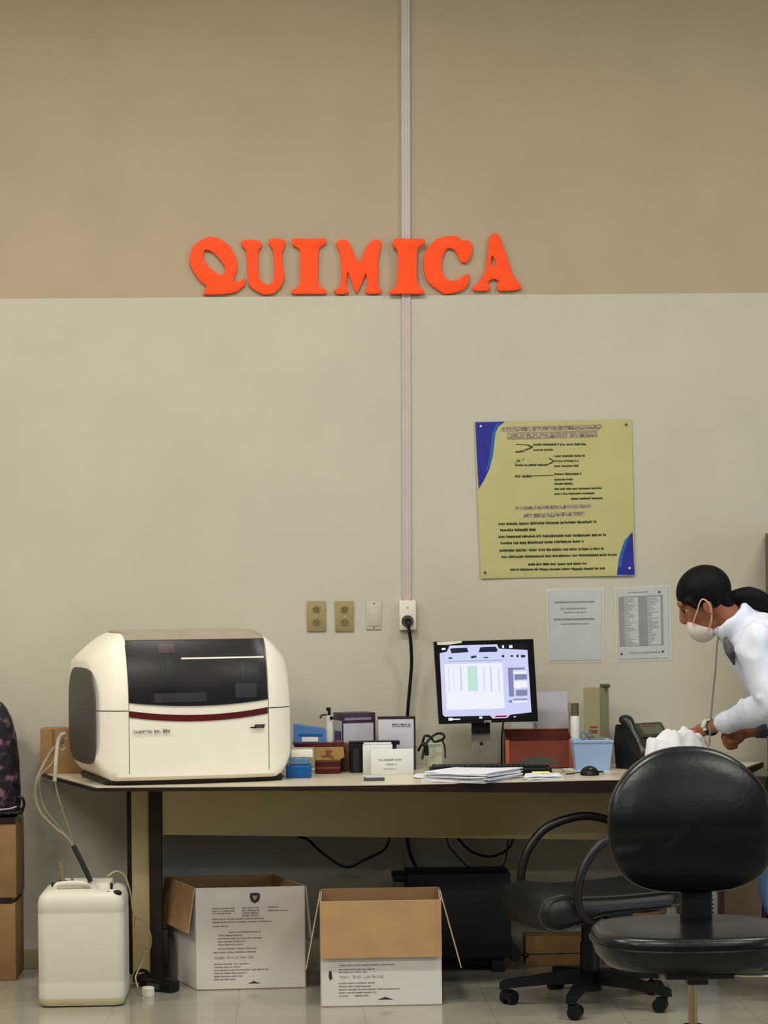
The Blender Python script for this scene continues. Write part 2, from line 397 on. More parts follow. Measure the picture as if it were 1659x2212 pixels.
def line(bm, x0, y0, x1, y1, h, bold, seed, mi=0, fill=1):
    n = max(1, int((x1-x0)/220))
    for k in range(n):
        xa = x0+(x1-x0)*k/n; xb = x0+(x1-x0)*(k+1)/n; ya = y0+(y1-y0)*k/n
        a0, b0 = PA(xa, ya-h/2); a1, b1 = PA(xb, ya+h/2); b1 = max(b1, b0+h/1370)
        strokes(bm, q, a0, b0, a1, b0+h/1370, wr((a0+a1)/2, (b0+b1)/2)+.0016, mi, bold, fill, seed*7+k)
bm = BM()
for i, ((x0, y0, x1, y1), (lx0, ly, lx1, lh)) in enumerate((((375,165,1255,200), (400, 182, 1240, 42)), ((425,215,1215,275), (430, 245, 1210, 48)), ((500,862,1160,884), (500, 870, 1160, 34)), ((575,925,1100,950), (570, 935, 1100, 38)))):
    drape(bm, [PA(x0, y0+8), PA(x1, y0-16), PA(x1, y1-16), PA(x0, y1+8)], .0007)
    obj('heading_band', bm, m_pg, t, recalc=False); bm = BM()
    line(bm, lx0, ly+8, lx1, ly-14, lh, 1.5, i+3); obj('heading_print', bm, m_pgl, t, recalc=False); bm = BM()
bm = BM(); LN = [(655,325,1120,322,20,1.3),(655,372,830,368,18,1.1),(838,425,1110,420,20,1.3),(838,468,1055,464,18,1.2),(838,512,1055,508,18,1.1),
 (838,582,1080,577,20,1.4),(838,630,1000,626,18,1.4),(838,667,1000,663,18,1.5),(838,712,1250,706,18,1.4),(838,755,1200,750,18,1.3),(985,797,1265,793,18,1.4),
 (500,388,575,386,18,1.2),(510,465,552,462,20,1.4),(500,505,780,500,18,1.6),(495,602,640,598,22,1.5),
 (350,1018,1215,996,24,1.2),(365,1072,675,1066,24,2.0),(350,1130,1290,1112,24,1.4),(370,1185,1100,1168,24,1.5),(360,1250,1280,1232,24,1.4),(375,1306,1400,1284,22,1.4),(610,1372,1125,1364,20,2.2),(455,1418,1280,1408,20,2.0)]
for i, l in enumerate(LN): line(bm, *l[:5], l[5], 40+i)
def seg(x0, y0, x1, y1, w):
    dx, dy = x1-x0, y1-y0; L_ = sqrt(dx*dx+dy*dy); nx, ny = -dy/L_*w/2, dx/L_*w/2
    drape(bm, [PA(x0+nx, y0+ny), PA(x1+nx, y1+ny), PA(x1-nx, y1-ny), PA(x0-nx, y0-ny)], .0012)
for s_ in ((500,322,600,328,6),(600,328,648,347,12),(648,347,590,372,12),(590,372,500,392,7),(500,475,500,510,5),(790,442,835,470,9),(835,470,790,496,9),(640,600,832,592,7),(780,498,820,484,8),(560,465,572,445,5)): seg(*s_)
obj('body_print', bm, m_pk, t, recalc=False)
for x, y in ((1467, 150), (232, 1443), (195, 165), (1495, 1405)):
    bm = BM(); p_ = q.p(*PA(x, y), .003); cyl(bm, p_, .0045, .003, 14, axis=(0, -1, 0)); obj('tack', bm, m_tack if x in (1467, 232) else m_whp, t)
# ------------------------------------------------------------ two document sleeves
m_pp = mat('sheet_paper', (176, 178, 178), .5, var=.02); m_cl = mat('clear_sleeve', (235, 240, 238), .18, alpha=.13, spec=.6)
m_ink = mat('grey_ink', (88, 88, 90), .7); m_ink2 = mat('black_ink', (38, 38, 42), .7); m_inkl = mat('pale_ink', (150, 150, 150), .7)
def sleeve(c, lab, kind):
    q = q4(*c, -.004); t = thing('document_sleeve', lab, 'document', (q.p(.5, 1).x, 0, q.p(.5, 1).z), 0, 'clear document sleeves')
    bm = BM(); slab(bm, Quad(q.p(.05, .04, -.001), q.p(.95, .04, -.001), q.p(.05, .97, -.001), q.p(.95, .97, -.001)), .0006); obj('paper', bm, m_pp, t)
    bm = BM()
    if kind == 0:
        for i, (a, b, c_, d, bo) in enumerate([(.14, .175, .83, .195, 2.2), (.25, .262, .72, .285, 1.3), (.3, .315, .7, .335, 1), (.13, .40, .83, .43, 1.6), (.25, .47, .74, .49, 1.3)]):
            strokes(bm, q, a, b, c_, d, .0004, 0, bo, 1, i+90)
        patch(bm, q, .14, .18, .83, .193, .0002); patch(bm, q, .13, .412, .83, .424, .0002)
        obj('print', bm, m_ink2, t, recalc=False)
    else:
        for (a, b, c_, d) in ((.07, .13, .86, .145), (.82, .145, .86, .8), (.42, .145, .5, .8), (.07, .145, .17, .8), (.5, .145, .58, .8), (.07, .79, .86, .8)): patch(bm, q, a, b, c_, d, .0002)
        rnd = random.Random(5)
        for i in range(30):
            y = .16+i*.0208
            for a0 in (.18, .59): strokes(bm, q, a0, y, a0+.05+rnd.random()*.15, y+.011, .0004, 0, 1.1, 1, i*3+int(a0*10))
        strokes(bm, q, .25, .07, .62, .085, .0004, 0, 1.6, 1, 4); strokes(bm, q, .25, .88, .8, .9, .0004, 0, 1, 1, 9)
        obj('print', bm, m_ink, t, recalc=False)
        for a, b in ((.8, .09), (.84, .885), (.1, .9)): bm = BM(); cyl(bm, q.p(a, b, .0015), .004, .002, 12, axis=(0, -1, 0)); obj('tack', bm, m_ink2, t)
    bm = BM(); slab(bm, Quad(*[q.c[i]+q.n*.0022 for i in range(4)]), .0008); obj('sleeve', bm, m_cl, t)
sleeve([(1180, 1272), (1305, 1269), (1181, 1431), (1304, 1430)], 'clear sleeve with a mostly blank printed sheet below the yellow poster', 0)
sleeve([(1327, 1269), (1448, 1263), (1331, 1429), (1451, 1425)], 'clear sleeve with a dense two column list beside the person', 1)
# ------------------------------------------------------------ cabinet on the right edge
m_cab = mat('olive_cabinet', (96, 86, 64), .5)
a = atY(1653, 1148, -.02)
t = thing('storage_cabinet', 'tall olive brown cabinet at the right edge of the picture by the wall', 'cabinet', (a.x+.3, -.2, 0))
bm = BM(); box(bm, (a.x, -.36, .02), (a.x+.6, -.015, atY(1653, 1148, -.36).z), .004); obj('body', bm, m_cab, t)
for k in (0, 1):
    bm = BM(); box(bm, (a.x+.005+k*.298, -.378, .05), (a.x+.297+k*.298, -.361, atY(1653, 1160, -.36).z), .003); d = obj('door', bm, m_cab, t)
    bm = BM(); box(bm, (a.x+.27+k*.04, -.395, .8), (a.x+.28+k*.04, -.379, .92), .003); obj('handle', bm, m_con, d)
bm = BM(); box(bm, (a.x+.02, -.34, 0), (a.x+.58, -.03, .03)); obj('plinth', bm, m_dark, t)
# ------------------------------------------------------------ the long table
m_top = mat('cream_laminate', (205, 196, 176), .28, var=.03); m_edge = mat('dark_edge_band', (34, 18, 16), .3, var=.1)
m_mod = mat('cream_panel', (188, 170, 126), .6, var=.04); m_steel = mat('dark_brown_steel', (40, 30, 28), .45)
t = thing('work_table', 'long cream laminate table with dark edge and clipped corners against the wall', 'table', (0, -.4, 0))
YF = [atZ(x, y, TZ) for x, y in ((205, 1700.5), (600, 1697.5), (880, 1694.0), (1250, 1685), (1545, 1680))]
pl = [(atY(82, 1672, -.045).x, -.045)]+[(p.x, p.y) for p in YF]+[(atY(1650, 1660, -.04).x, -.04)]
def off(p, d): # shrink for the laminate on top
    return p
bm = BM(); cx = sum(p[0] for p in pl)/len(pl)
ins = [(cx+(x-cx)*.9965, (y+.008 if y < -.1 else y)) for x, y in pl]
prism(bm, [(x, y, TZ-.004) for x, y in ins], (0, 0, .004)); obj('tabletop', bm, m_top, t)
bm = BM(); dz = [.017, .016, .018, .024, .048, .056, .022]
A = [bm.verts.new((x, y, TZ-.0035)) for x, y in pl]; B = [bm.verts.new((x, y, TZ-d)) for (x, y), d in zip(pl, dz)]
bm.faces.new(A); bm.faces.new(B[::-1]); n = len(A)
for i in range(n): bm.faces.new((A[i], A[(i+1) % n], B[(i+1) % n], B[i]))
obj('edge_band', bm, m_edge, t, smooth=False)
yp = -.36
bm = BM(); a = atY(352, 1803, yp); b_ = atY(1560, 1817, yp); box(bm, (a.x, yp, 0), (b_.x, yp+.018, 1))
for v in bm.verts:
    f = (v.co.x-a.x)/(b_.x-a.x); v.co.z = (a.z+(b_.z-a.z)*f) if v.co.z < .5 else TZ-.018-.038*max(0, f-.3)
obj('modesty_panel', bm, m_mod, t, smooth=False)
def leg(x0, x1, x2, x3, flip, steel=True, mb=None):
    xa, xb, xc, xd = [atY(x, 1900, yp).x for x in (x0, x1, x2, x3)]; zt = TZ-.05 if flip else TZ-.017
    bm = BM(); box(bm, (min(xb, xc), yp-.004, .03), (max(xb, xc), yp+.27, zt), .002); l = obj('leg', bm, mb or m_mod, t)
    bm = BM(); box(bm, (min(xa, xb), yp-.006, .03), (max(xa, xb), yp+.272, zt), .004); obj('edge_strip', bm, m_edge, l)
    if steel:
        bm = BM(); box(bm, (min(xc, xd), yp-.012, 0), (max(xc, xd), yp+.04, zt-.01), .004); s = obj('post', bm, m_steel, l)
        bm = BM(); box(bm, (xc-.02, yp-.03, zt-.014), (atY(381, 1720, yp).x, yp+.05, zt), .002)
        box(bm, (xd-.03, yp-.03, zt-.034), (atY(381, 1720, yp).x-.01, yp+.05, zt-.01), .002)
        obj('bracket', bm, m_steel, l); bm = BM(); box(bm, (xd-.005, yp-.006, .07), (atY(362, 1900, yp).x, yp+.03, .2), .003); obj('levelling_block', bm, m_steel, l)
        bm = BM(); box(bm, (min(xb, xc), yp-.01, 0), (max(xb, xc), yp+.25, .03), .004); obj('foot', bm, m_steel, l)
leg(275, 285, 323, 350, False)
leg(1652, 1645, 1564, 1560, True, False, mat('dark_cardboard', (112, 90, 72), .8, var=.08, scale=14))
bm = BM(); box(bm, (atY(1566, 1900, yp).x, yp, 0), (atY(1648, 1900, yp).x, yp+.26, .03)); obj('foot', bm, m_steel, t)
# ------------------------------------------------------------ analyser
m_an = mat('warm_white_plastic', (238, 233, 218), .38, var=.015, spec=.45)
m_ang = mat('smoked_window', (30, 28, 31), .3, var=.25, scale=9, spec=.35); m_and = mat('grey_side_plastic', (74, 69, 60), .5, var=.05)
m_anr = mat('maroon_stripe', (84, 14, 18), .35); m_ant = mat('grey_hood_top', (150, 140, 126), .3); m_anb = mat('instrument_base_black', (24, 14, 12), .5)
m_insd = mat('instrument_inner_black', (10, 9, 10), .3); m_insg = mat('instrument_inner_grey', (52, 50, 56), .3); m_insr = mat('instrument_glow_red', (48, 22, 26), .3)
AW, AD, PSI = .728, .50, radians(11)
lc = atY(209, 1600, -.765)
ex = V((cos(PSI), sin(PSI), 0)); ey = V((-sin(PSI), cos(PSI), 0))
ac = lc+ex*AW/2+ey*AD/2; ac.z = TZ
t = thing('chemistry_analyzer', 'large white benchtop analyzer with smoked window and maroon stripe on the table', 'laboratory analyzer', ac, PSI)
Z0 = .014
def a_z1(a): e = abs(a); return .545-.105*max(0, (e-.62)/.38)**1.7
def a_yf(a): e = abs(a); return -AD/2-.028*(1-a*a)+.045*max(0, (e-.74)/.26)**2
def a_z0(a): e = abs(a); return .075*max(0, (e-.80)/.20)**2.2
def a_fr(a, z):
    zz = z*.545/a_z1(a); return a_yf(a)+.085*max(0, (zz-.27)/.275)**2.0
def xs(a, y): return a*AW/2*(1+(.15*(y+AD/2)/AD if a < 0 else 0))
def a_prof(a, ins=0):
    z1, z0 = a_z1(a), a_z0(a); P = []
    N = 22
    for i in range(N+1):
        z = z0+.018+(z1-.034-z0-.018)*i/N; P.append((a_fr(a, z), z))
    yt = a_fr(a, z1-.034)
    P += [(yt+.022, z1-.016), (yt+.055, z1-.004), (yt+.10, z1), (AD/2-.10, z1), (AD/2-.04, z1-.012), (AD/2-.01, z1-.045), (AD/2, z1-.1), (AD/2, z0+.04), (AD/2-.012, z0+.012), (AD/2-.04, z0), (a_yf(a)+.04, z0), (a_yf(a)+.012, z0+.006)]
    if ins:
        cy = sum(p[0] for p in P)/len(P); cz = sum(p[1] for p in P)/len(P)
        P = [(cy+(y-cy)*(1-ins/abs(.25)), cz+(z-cz)*(1-ins/.22)) for y, z in P]
    return P
bm = BM(); rings = []
for a in [-1]+[-.985+i*.985*2/40 for i in range(41)]+[1]:
    ins = .012 if abs(a) == 1 else (.0)
    P = a_prof(a, ins); rings.append([V((xs(a, y)+(0), y, z+Z0)) for y, z in P])
loft(bm, rings); body = obj('body', bm, m_an, t, ang=40, local=True)
def front_patch(a0, a1, zb, zt, off, m, name, par, n=26, k=14, th=.004, **kw):
    bm = BM(); R = []
    for i in range(n+1):
        a = a0+(a1-a0)*i/n; lo, hi = zb(a), zt(a); o = []; inn = []
        for j in range(k+1):
            z = lo+(hi-lo)*j/k; y = a_fr(a, z); dz = .002; sl = (a_fr(a, z+dz)-y)/dz; nn = V((-1, sl)).normalized()
            o.append(V((xs(a, y), y+nn.x*off, z+Z0+nn.y*off))); inn.append(V((xs(a, y), y+nn.x*(off-th), z+Z0+nn.y*(off-th))))
        R.append(o+inn[::-1])
    loft(bm, R); return obj(name, bm, m, par, local=True, **kw)
cu = lambda a: .021*(1-(a/.72)**2)
win = front_patch(-.68, .735, lambda a: .291-cu(a)*.8, lambda a: .512, .004, m_ang, 'viewing_window', t)
front_patch(-.68, .735, lambda a: .239-cu(a), lambda a: .262-cu(a), .003, m_anr, 'stripe', t)
front_patch(-.985, -.69, lambda a: .2585, lambda a: .2615, .0006, m_anb, 'seam', body, 6, 2, .002)
front_patch(.745, .985, lambda a: .2585, lambda a: .2615, .0006, m_anb, 'seam', body, 6, 2, .002)
for a_ in (-.686, .74):
    front_patch(a_, a_+.006, lambda a: .03, lambda a: .50, .0005, m_and, 'panel_joint', body, 2, 20, .002)
# translucent hood top; the window's reflection is put into its grey
bm = BM(); R = []
for i in range(21):
    a = -.68+1.415*i/20; z1 = a_z1(a); yt = a_fr(a, z1-.034)
    top = [(a_fr(a, .513), .513), (yt+.022, z1-.016), (yt+.055, z1-.003), (yt+.10, z1+.001), (AD/2-.12, z1+.001)]
    R.append([V((xs(a, y), y-.004, z+Z0+.004)) for y, z in top]+[V((xs(a, y), y+.002, z+Z0-.003)) for y, z in top[::-1]])
loft(bm, R); obj('hood_top', bm, m_ant, t, local=True)
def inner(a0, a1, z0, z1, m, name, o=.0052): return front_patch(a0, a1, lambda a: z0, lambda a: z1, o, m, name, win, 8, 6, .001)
inner(-.14, .715, .443, .449, m_whp, 'white_strip'); inner(-.30, -.22, .335, .455, m_insd, 'sampling_arm'); inner(-.45, -.22, .327, .343, m_insd, 'arm_foot', .0056)  # first patch is a thin white strip along the window
inner(.46, .50, .36, .43, m_insd, 'mixer_probe'); inner(-.36, -.2, .465, .5, m_insr, 'painted_red_glow'); inner(-.43, .1, .289, .322, m_insg, 'reagent_tray'); inner(.40, .62, .30, .352, m_insg, 'reagent_cover')  # the red glow behind the window is painted as a plain dark red patch
# dark panel let into the left side
def side_panel(sgn):
    bm = BM(); a = sgn*1.0; R = []
    for o, k in ((-.004, 1), (.003, 1), (.006, .95)):
        ring = []
        for i in range(40):
            th = 2*pi*i/40; c_, s_ = cos(th), sin(th); p = 2/4.5
            y = -.004+(.226*k)*abs(c_)**p*(1 if c_ > 0 else -1); z = .235+(.178*k)*abs(s_)**(p if s_ < 0 else p*1.5)*(1 if s_ > 0 else -1)
            ring.append(V((xs(a, y)+sgn*(o+.001), y, z+Z0)))
        R.append(ring)
    loft(bm, R); return obj('side_panel', bm, m_and, t, local=True)
side_panel(-1)
bm = BM(); R = []
for z, s in ((0, .93), (.016, .95), (.04, .88)):
    R.append([V((x*AW/2*s, y*AD/2*s, z)) for x, y in ((-.97, -.86), (-.8, -.97), (0, -1.08), (.8, -.97), (.97, -.86), (1.1, .9), (.9, .97), (-.9, .97), (-1.1, .9))])
loft(bm, R); obj('base', bm, m_anb, t, local=True)
def fz(a, z, off=.001): y = a_fr(a, z); return t_M @ V((xs(a, y), y-off, z+Z0))
t_M = BASE[t.name]
qq = Quad(fz(-.64, .192), fz(-.27, .192), fz(-.64, .178), fz(-.27, .178))
bm = BM(); strokes(bm, qq, 0, 0, .74, 1, .006, 0, .9, .8, 5); strokes(bm, qq, .80, -.08, 1, .95, .006, 0, 1.1, .8, 8); obj('model_lettering', bm, mat('faded_print', (112, 106, 92), .6), t, recalc=False)
qq = Quad(fz(.555, .2), fz(.70, .2), fz(.54, .186), fz(.685, .186))
bm = BM(); patch(bm, qq, .28, .0, 1, 1, .008); patch(bm, qq, 0, .55, .3, .95, .008); obj('badge', bm, m_anb, t)
bm = BM(); patch(bm, qq, .4, .3, .9, .42, .0095); patch(bm, qq, .38, .62, .86, .72, .0095); obj('badge_print', bm, m_ant, t)
# ------------------------------------------------------------ helper for tabletop boxes
def tb(bm, x0, y0, x1, y1, dep, bev=.002, dy=0, mi=0):
    Y = tY((x0+x1)/2, y1)+dy
    r = pbox(bm, x0, y0, x1, y1, Y, dep, bev, TZ, mi); return Y, r
def rbox(bm, T, lo, hi, bev=.001, mi=0): box(bm, lo, hi, bev, 2, T, mi)
m_card = mat('cardboard', (142, 110, 68), .85, var=.08, scale=20); m_cardd = mat('cardboard_inside', (126, 92, 54), .9, var=.08)
# cardboard box behind the analyser
t = thing('cardboard_box', 'brown cardboard box on the table behind the left end of the analyzer', 'box', (atY(112, 1670, -.12).x, -.2, TZ))
bm = BM(); pbox(bm, 87, 1574, 215, 1672, -.16, .12, .002, TZ); bx = obj('body', bm, m_card, t)
bm = BM(); pbox(bm, 113, 1576, 118, 1660, -.1605, .0006, 0); obj('tape_seam', bm, m_cardd, bx)
# blue trays
m_blu = mat('blue_plastic_deep', (10, 84, 150), .3, var=.06); m_blc = mat('blue_clear_lid', (90, 140, 178), .15, alpha=.75); m_blg = mat('blue_box_card', (74, 116, 178), .45, var=.15, scale=15)
def tray(bm, x0, x1, y0, y1, z0, z1, th=.003, flare=.01, n=1):
    o0 = [V((x0+flare, y0+flare, z0)), V((x1-flare, y0+flare, z0)), V((x1-flare, y1-flare, z0)), V((x0+flare, y1-flare, z0))]
    o1 = [V((x0, y0, z1)), V((x1, y0, z1)), V((x1, y1, z1)), V((x0, y1, z1))]
    c = V(((x0+x1)/2, (y0+y1)/2, 0))
    def ins(P, d, z): return [V((p.x-math.copysign(d, p.x-c.x), p.y-math.copysign(d, p.y-c.y), z)) for p in P]
    lip = [V((p.x+math.copysign(.003, p.x-c.x), p.y+math.copysign(.003, p.y-c.y), z1)) for p in o1]
    lip2 = [V((p.x, p.y, z1-.006)) for p in lip]
    loft(bm, [o0, [V((p.x, p.y, z1-.006)) for p in o1], lip2, lip, ins(o1, th, z1), ins(o0, th, z0+th)])
Y = tY(640, 1681)
t = thing('blue_tray', 'deep blue plastic box with clear lid beside the right end of the analyzer', 'plastic box', (atY(640, 1680, Y).x, Y+.05, TZ))
bm = BM(); x0, x1 = atY(618, 1660, Y).x, atY(673, 1660, Y).x; box(bm, (x0, Y, TZ), (x1, Y+.11, atY(640, 1653, Y).z), .006); obj('body', bm, m_blu, t)
bm = BM(); box(bm, (x0+.012, Y+.004, atY(640, 1653, Y).z+.0005), (x1-.008, Y+.106, atY(640, 1637, Y).z), .007); obj('lid', bm, m_blc, t)
zc = atY(640, 1637, Y).z
t = thing('white_carton', 'small pale carton stacked on the blue plastic box, under the red tray', 'box', (x1-.05, Y+.05, zc))
bm = BM(); box(bm, (x0+.02, Y+.004, zc+.0005), (atY(676, 1630, Y).x, Y+.1, atY(650, 1621, Y).z), .003); obj('body', bm, m_whp, t)
ztray = atY(650, 1621, Y).z
# amber / red boxes
m_rd = mat('dark_red_plastic', (72, 12, 8), .3, var=.12); m_ylw = mat('yellow_label_bag', (168, 146, 78), .5, var=.12, scale=30, col2=(150, 112, 62)); m_am = mat('amber_brown', (120, 66, 38), .5)
Y2 = tY(708, 1672); xa, xb = atY(681, 1660, Y2).x, atY(735, 1660, Y2).x
zz = [TZ, atY(708, 1657.5, Y2).z, atY(708, 1641.5, Y2).z]
for k, lab in ((0, 'dark red plastic box on the table, lower of the two under the yellow box'), (1, 'dark red plastic box stacked directly under the yellow box')):
    t = thing('red_box', lab, 'plastic box', ((xa+xb)/2, Y2+.04, zz[k]), 0, 'dark red stacked boxes')
    h = zz[k+1]-zz[k]
    bm = BM(); box(bm, (xa, Y2, zz[k]+.0003), (xb, Y2+.1, zz[k]+h*.8), .002); obj('body', bm, m_rd, t)
    bm = BM(); box(bm, (xa-.001, Y2-.001, zz[k]+h*.8+.0003), (xb+.001, Y2+.101, zz[k+1]-.0003), .001); obj('lid', bm, m_am, t)
t = thing('yellow_box', 'yellow and amber box with dark marks between red boxes and brown tray', 'box', ((xa+xb)/2, Y2+.04, zz[2]))
bm = BM(); xc = atY(744, 1640, Y2).x; prism(bm, [(xa, Y2-.002, zz[2]+.0003), (xb-.002, Y2-.002, zz[2]+.0003), (xc, Y2-.002, zz[2]+.012), (xc-.004, Y2-.002, ztray-.0006), (xa, Y2-.002, ztray-.0006)], (0, .1, 0)); yb = obj('body', bm, m_ylw, t)
q = qY(681, 1621, 744, 1641, Y2-.003); bm = BM(); poly_patch(bm, q, [(.35, 0), (.6, 0), (.5, .4), (.6, .62), (.68, .9), (.55, .9), (.5, .7), (.28, .75), (.2, .6), (.38, .5)], .001); obj('printed_mark', bm, m_am, yb)
# brown block behind
t = thing('brown_block', 'small brown wooden block standing between red boxes and black file box', 'block', (atY(745, 1668, Y2+.11).x, Y2+.14, TZ))
bm = BM(); pbox(bm, 728, 1606, 764, 1668, Y2+.112, .06, .002, TZ); obj('body', bm, mat('brown_block_wood', (98, 70, 52), .6, var=.15, scale=25), t)
# red tray across
m_rt = mat('brown_red_tray', (86, 26, 26), .35, var=.2, scale=10)
t = thing('red_tray', 'shallow brown red tray lying across the pale carton and yellow box', 'tray', (atY(690, 1620, Y2).x, Y2+.05, ztray))
bm = BM(); tray(bm, atY(634, 1610, Y2).x, atY(742, 1610, Y2).x, Y2-.005, Y2+.1, ztray+.0002, atY(690, 1603.5, Y2).z, .003, .006); obj('body', bm, m_rt, t)
ztr = ztray+.004
# blue box with slanted top in the tray
t = thing('blue_box', 'light blue carton with a white label lying in the red tray', 'box', (atY(668, 1603, Y2).x, Y2+.05, ztr))
bm = BM(); P = [atY(x, y, Y2+.004) for x, y in ((634, 1603), (705, 1603), (706, 1577), (690, 1573), (634, 1565))]; P[0].z = P[1].z = ztr
prism(bm, P, (0, .085, 0)); obj('body', bm, m_blg, t, smooth=False)
q = qY(652, 1592, 687, 1602, Y2+.003); bm = BM(); patch(bm, q, 0, 0, 1, 1); obj('label', bm, m_whp, t)
q = qY(640, 1583, 700, 1591, Y2+.003); bm = BM(); patch(bm, q, .1, .3, .95, .9); obj('stripe', bm, m_blu, t)
# dispenser bottle
Yd = Y2+.012
t = thing('dispenser_tube', 'tall white dispenser tube with black knob standing in the red tray', 'dispenser', (atY(712, 1617, Yd).x, Yd, ztr))
bm = BM(); pc = atY(712, 1617, Yd); zt = atY(712, 1545, Yd).z; lathe(bm, (pc.x, Yd, ztr), [(.013, 0), (.015, .004), (.015, zt-ztr-.02), (.013, zt-ztr)], 20); obj('barrel', bm, mat('milky_plastic', (205, 205, 198), .3), t)
bm = BM(); cyl(bm, (pc.x, Yd, zt), .006, atY(712, 1531, Yd).z-zt, 12); cyl(bm, (pc.x-.003, Yd, atY(712, 1535, Yd).z), .009, .012, 12); obj('plunger', bm, m_dark, t)
bm = BM(); tube(bm, pathY((708, 1545, Yd), (700, 1544, Yd), (694, 1546, Yd), (692, 1552, Yd)), .0035, 8); obj('spout', bm, m_steel, t)
bm = BM(); p = atY(716, 1551, Yd-.016); cyl(bm, (p.x, Yd-.014, p.z), .007, .006, 14, axis=(0, -1, 0)); obj('knob', bm, m_dark, t)
# purple kit box (turned, its left side shows)
m_pur = mat('dark_purple_card', (48, 26, 52), .4, var=.1); m_lab = mat('box_white_label', (190, 190, 200), .5, var=.03); m_nav = mat('navy_card', (36, 44, 110), .4, var=.2, scale=30)
Yk = Y2+.185
T = RZ((atY(741, 1668, Yk).x, Yk, TZ), radians(20)); zt = atY(760, 1541, Yk).z-TZ; wk = (813-741)/S(Yk)/cos(radians(20))
t = thing('kit_box', 'dark purple and white kit carton standing behind the black file box', 'box', T.translation, radians(20))
zs = atY(760, 1563, Yk).z-TZ
bm = BM(); box(bm, (0, 0, 0), (wk, .10, zt), .001); kb = obj('body', bm, m_pur, t, local=True)
bm = BM(); box(bm, (.003, -.0008, .02), (wk-.009, .0003, zs), 0); obj('front_label', bm, m_lab, t, local=True)
bm = BM(); box(bm, (.008, -.0012, zs+.012), (wk-.018, -.0002, zt-.018), 0); obj('title_band', bm, mat('mauve_print', (140, 122, 145), .5, var=.35, scale=160), t, local=True)
bm = BM(); box(bm, (-.0008, .006, .045), (.0003, .095, zt-.03), 0); s = obj('side_label', bm, m_lab, t, local=True)
bm = BM(); box(bm, (-.0014, .012, .08), (-.0002, .085, .15), 0); obj('side_print', bm, m_nav, s, local=True)
# document holder
Yh = Y2+.135
t = thing('document_holder', 'grey upright sheet in a dark topped holder by the power cable', 'document holder', (atY(856, 1676, Yh).x, Yh, TZ))
bm = BM(); pbox(bm, 818, 1552, 894, 1672, Yh, .012, .001, TZ); obj('sheet', bm, m_lab, t)
bm = BM(); pbox(bm, 816, 1547.5, 897, 1553, Yh-.002, .02, .001); pbox(bm, 894.5, 1549, 898, 1672, Yh+.001, .014, 0, TZ); obj('holder', bm, m_steel, t)
q = qY(818, 1552, 894, 1672, Yh-.0004); bm = BM(); strokes(bm, q, .38, .085, .92, .12, .0008, 0, 1.6, 1, 3); strokes(bm, q, .38, .13, .92, .15, .0008, 0, 1, 1, 4); obj('print', bm, m_inkl, t, recalc=False)
# black file box
Yb = tY(800, 1669)
t = thing('file_box', 'black file box with a raised flat lid behind the white cards', 'file box', (atY(800, 1669, Yb).x, Yb+.03, TZ))
T = RZ((atY(757, 1668, Yb).x, Yb, TZ), radians(4)); BASE[t.name] = T; t.location = T.translation; t.rotation_euler = (0, 0, radians(4))
h1 = atY(790, 1601, Yb).z-TZ
bm = BM(); box(bm, (0, 0, 0), ((858-757)/S(Yb), .045, h1-.008), .002); bx = obj('body', bm, m_dark, t, local=True)
bm = BM(); box(bm, (-.001, -.004, h1-.016), ((865-757)/S(Yb), .05, h1), .002); obj('lid', bm, mat('black_gloss', (14, 13, 20), .25), t, local=True)
bm = BM(); box(bm, (.011, -.001, .004), (.034, .0003, h1-.03)); obj('spine_label', bm, mat('charcoal_card', (44, 40, 44), .6), bx, local=True)
# white cards / blocks
m_cw = mat('white_card', (215, 217, 214), .6, var=.02)
Yw = tY(810, 1674)
for x0, y0, x1, Yq, dep, lab in ((784, 1608, 848, Yw-.0+.045, .018, 'white card block standing behind the front card, next to the black file box'), (801, 1619, 893, Yw, .03, 'front white card block with faint print standing near the table edge')):
    t = thing('card_block', lab, 'card block', (atY((x0+x1)/2, 1670, Yq).x, Yq, TZ), 0, 'white card blocks')
    bm = BM(); a, b, z0, z1 = pbox(bm, x0, y0, x1, 1674, Yq, dep, .0015, TZ); obj('body', bm, m_cw, t)
    if x0 > 790:
        q = Quad((a, Yq, z1), (b, Yq, z1), (a, Yq, TZ), (b, Yq, TZ)); bm = BM()
        strokes(bm, q, .18, .36, .75, .44, .0008, 0, .8, 1, 2); strokes(bm, q, .36, .55, .62, .62, .0008, 0, .8, 1, 6); strokes(bm, q, .3, .74, .6, .79, .0008, 0, .8, 1, 9)
        obj('print', bm, m_inkl, t, recalc=False)
    else:
        bm = BM(); box(bm, (a+.004, Yq-.001, z1), (b-.004, Yq+dep+.02, z1+.006), .001); obj('top_flap', bm, m_cw, t)
Ys = tY(808, 1687)
t = thing('stapler_pad', 'small dark flat stamp pad lying at the front edge of the table', 'stamp pad', (atY(808, 1687, Ys).x, Ys+.03, TZ))
bm = BM(); pbox(bm, 786, 1680, 831, 1688, Ys, .05, .003, TZ); obj('body', bm, mat('slate_plastic', (70, 72, 80), .3), t)
bm = BM(); a, b, z0, z1 = pbox(bm, 789, 1677.5, 829, 1680, Ys+.004, .04, .001); obj('lid', bm, m_lab, t)
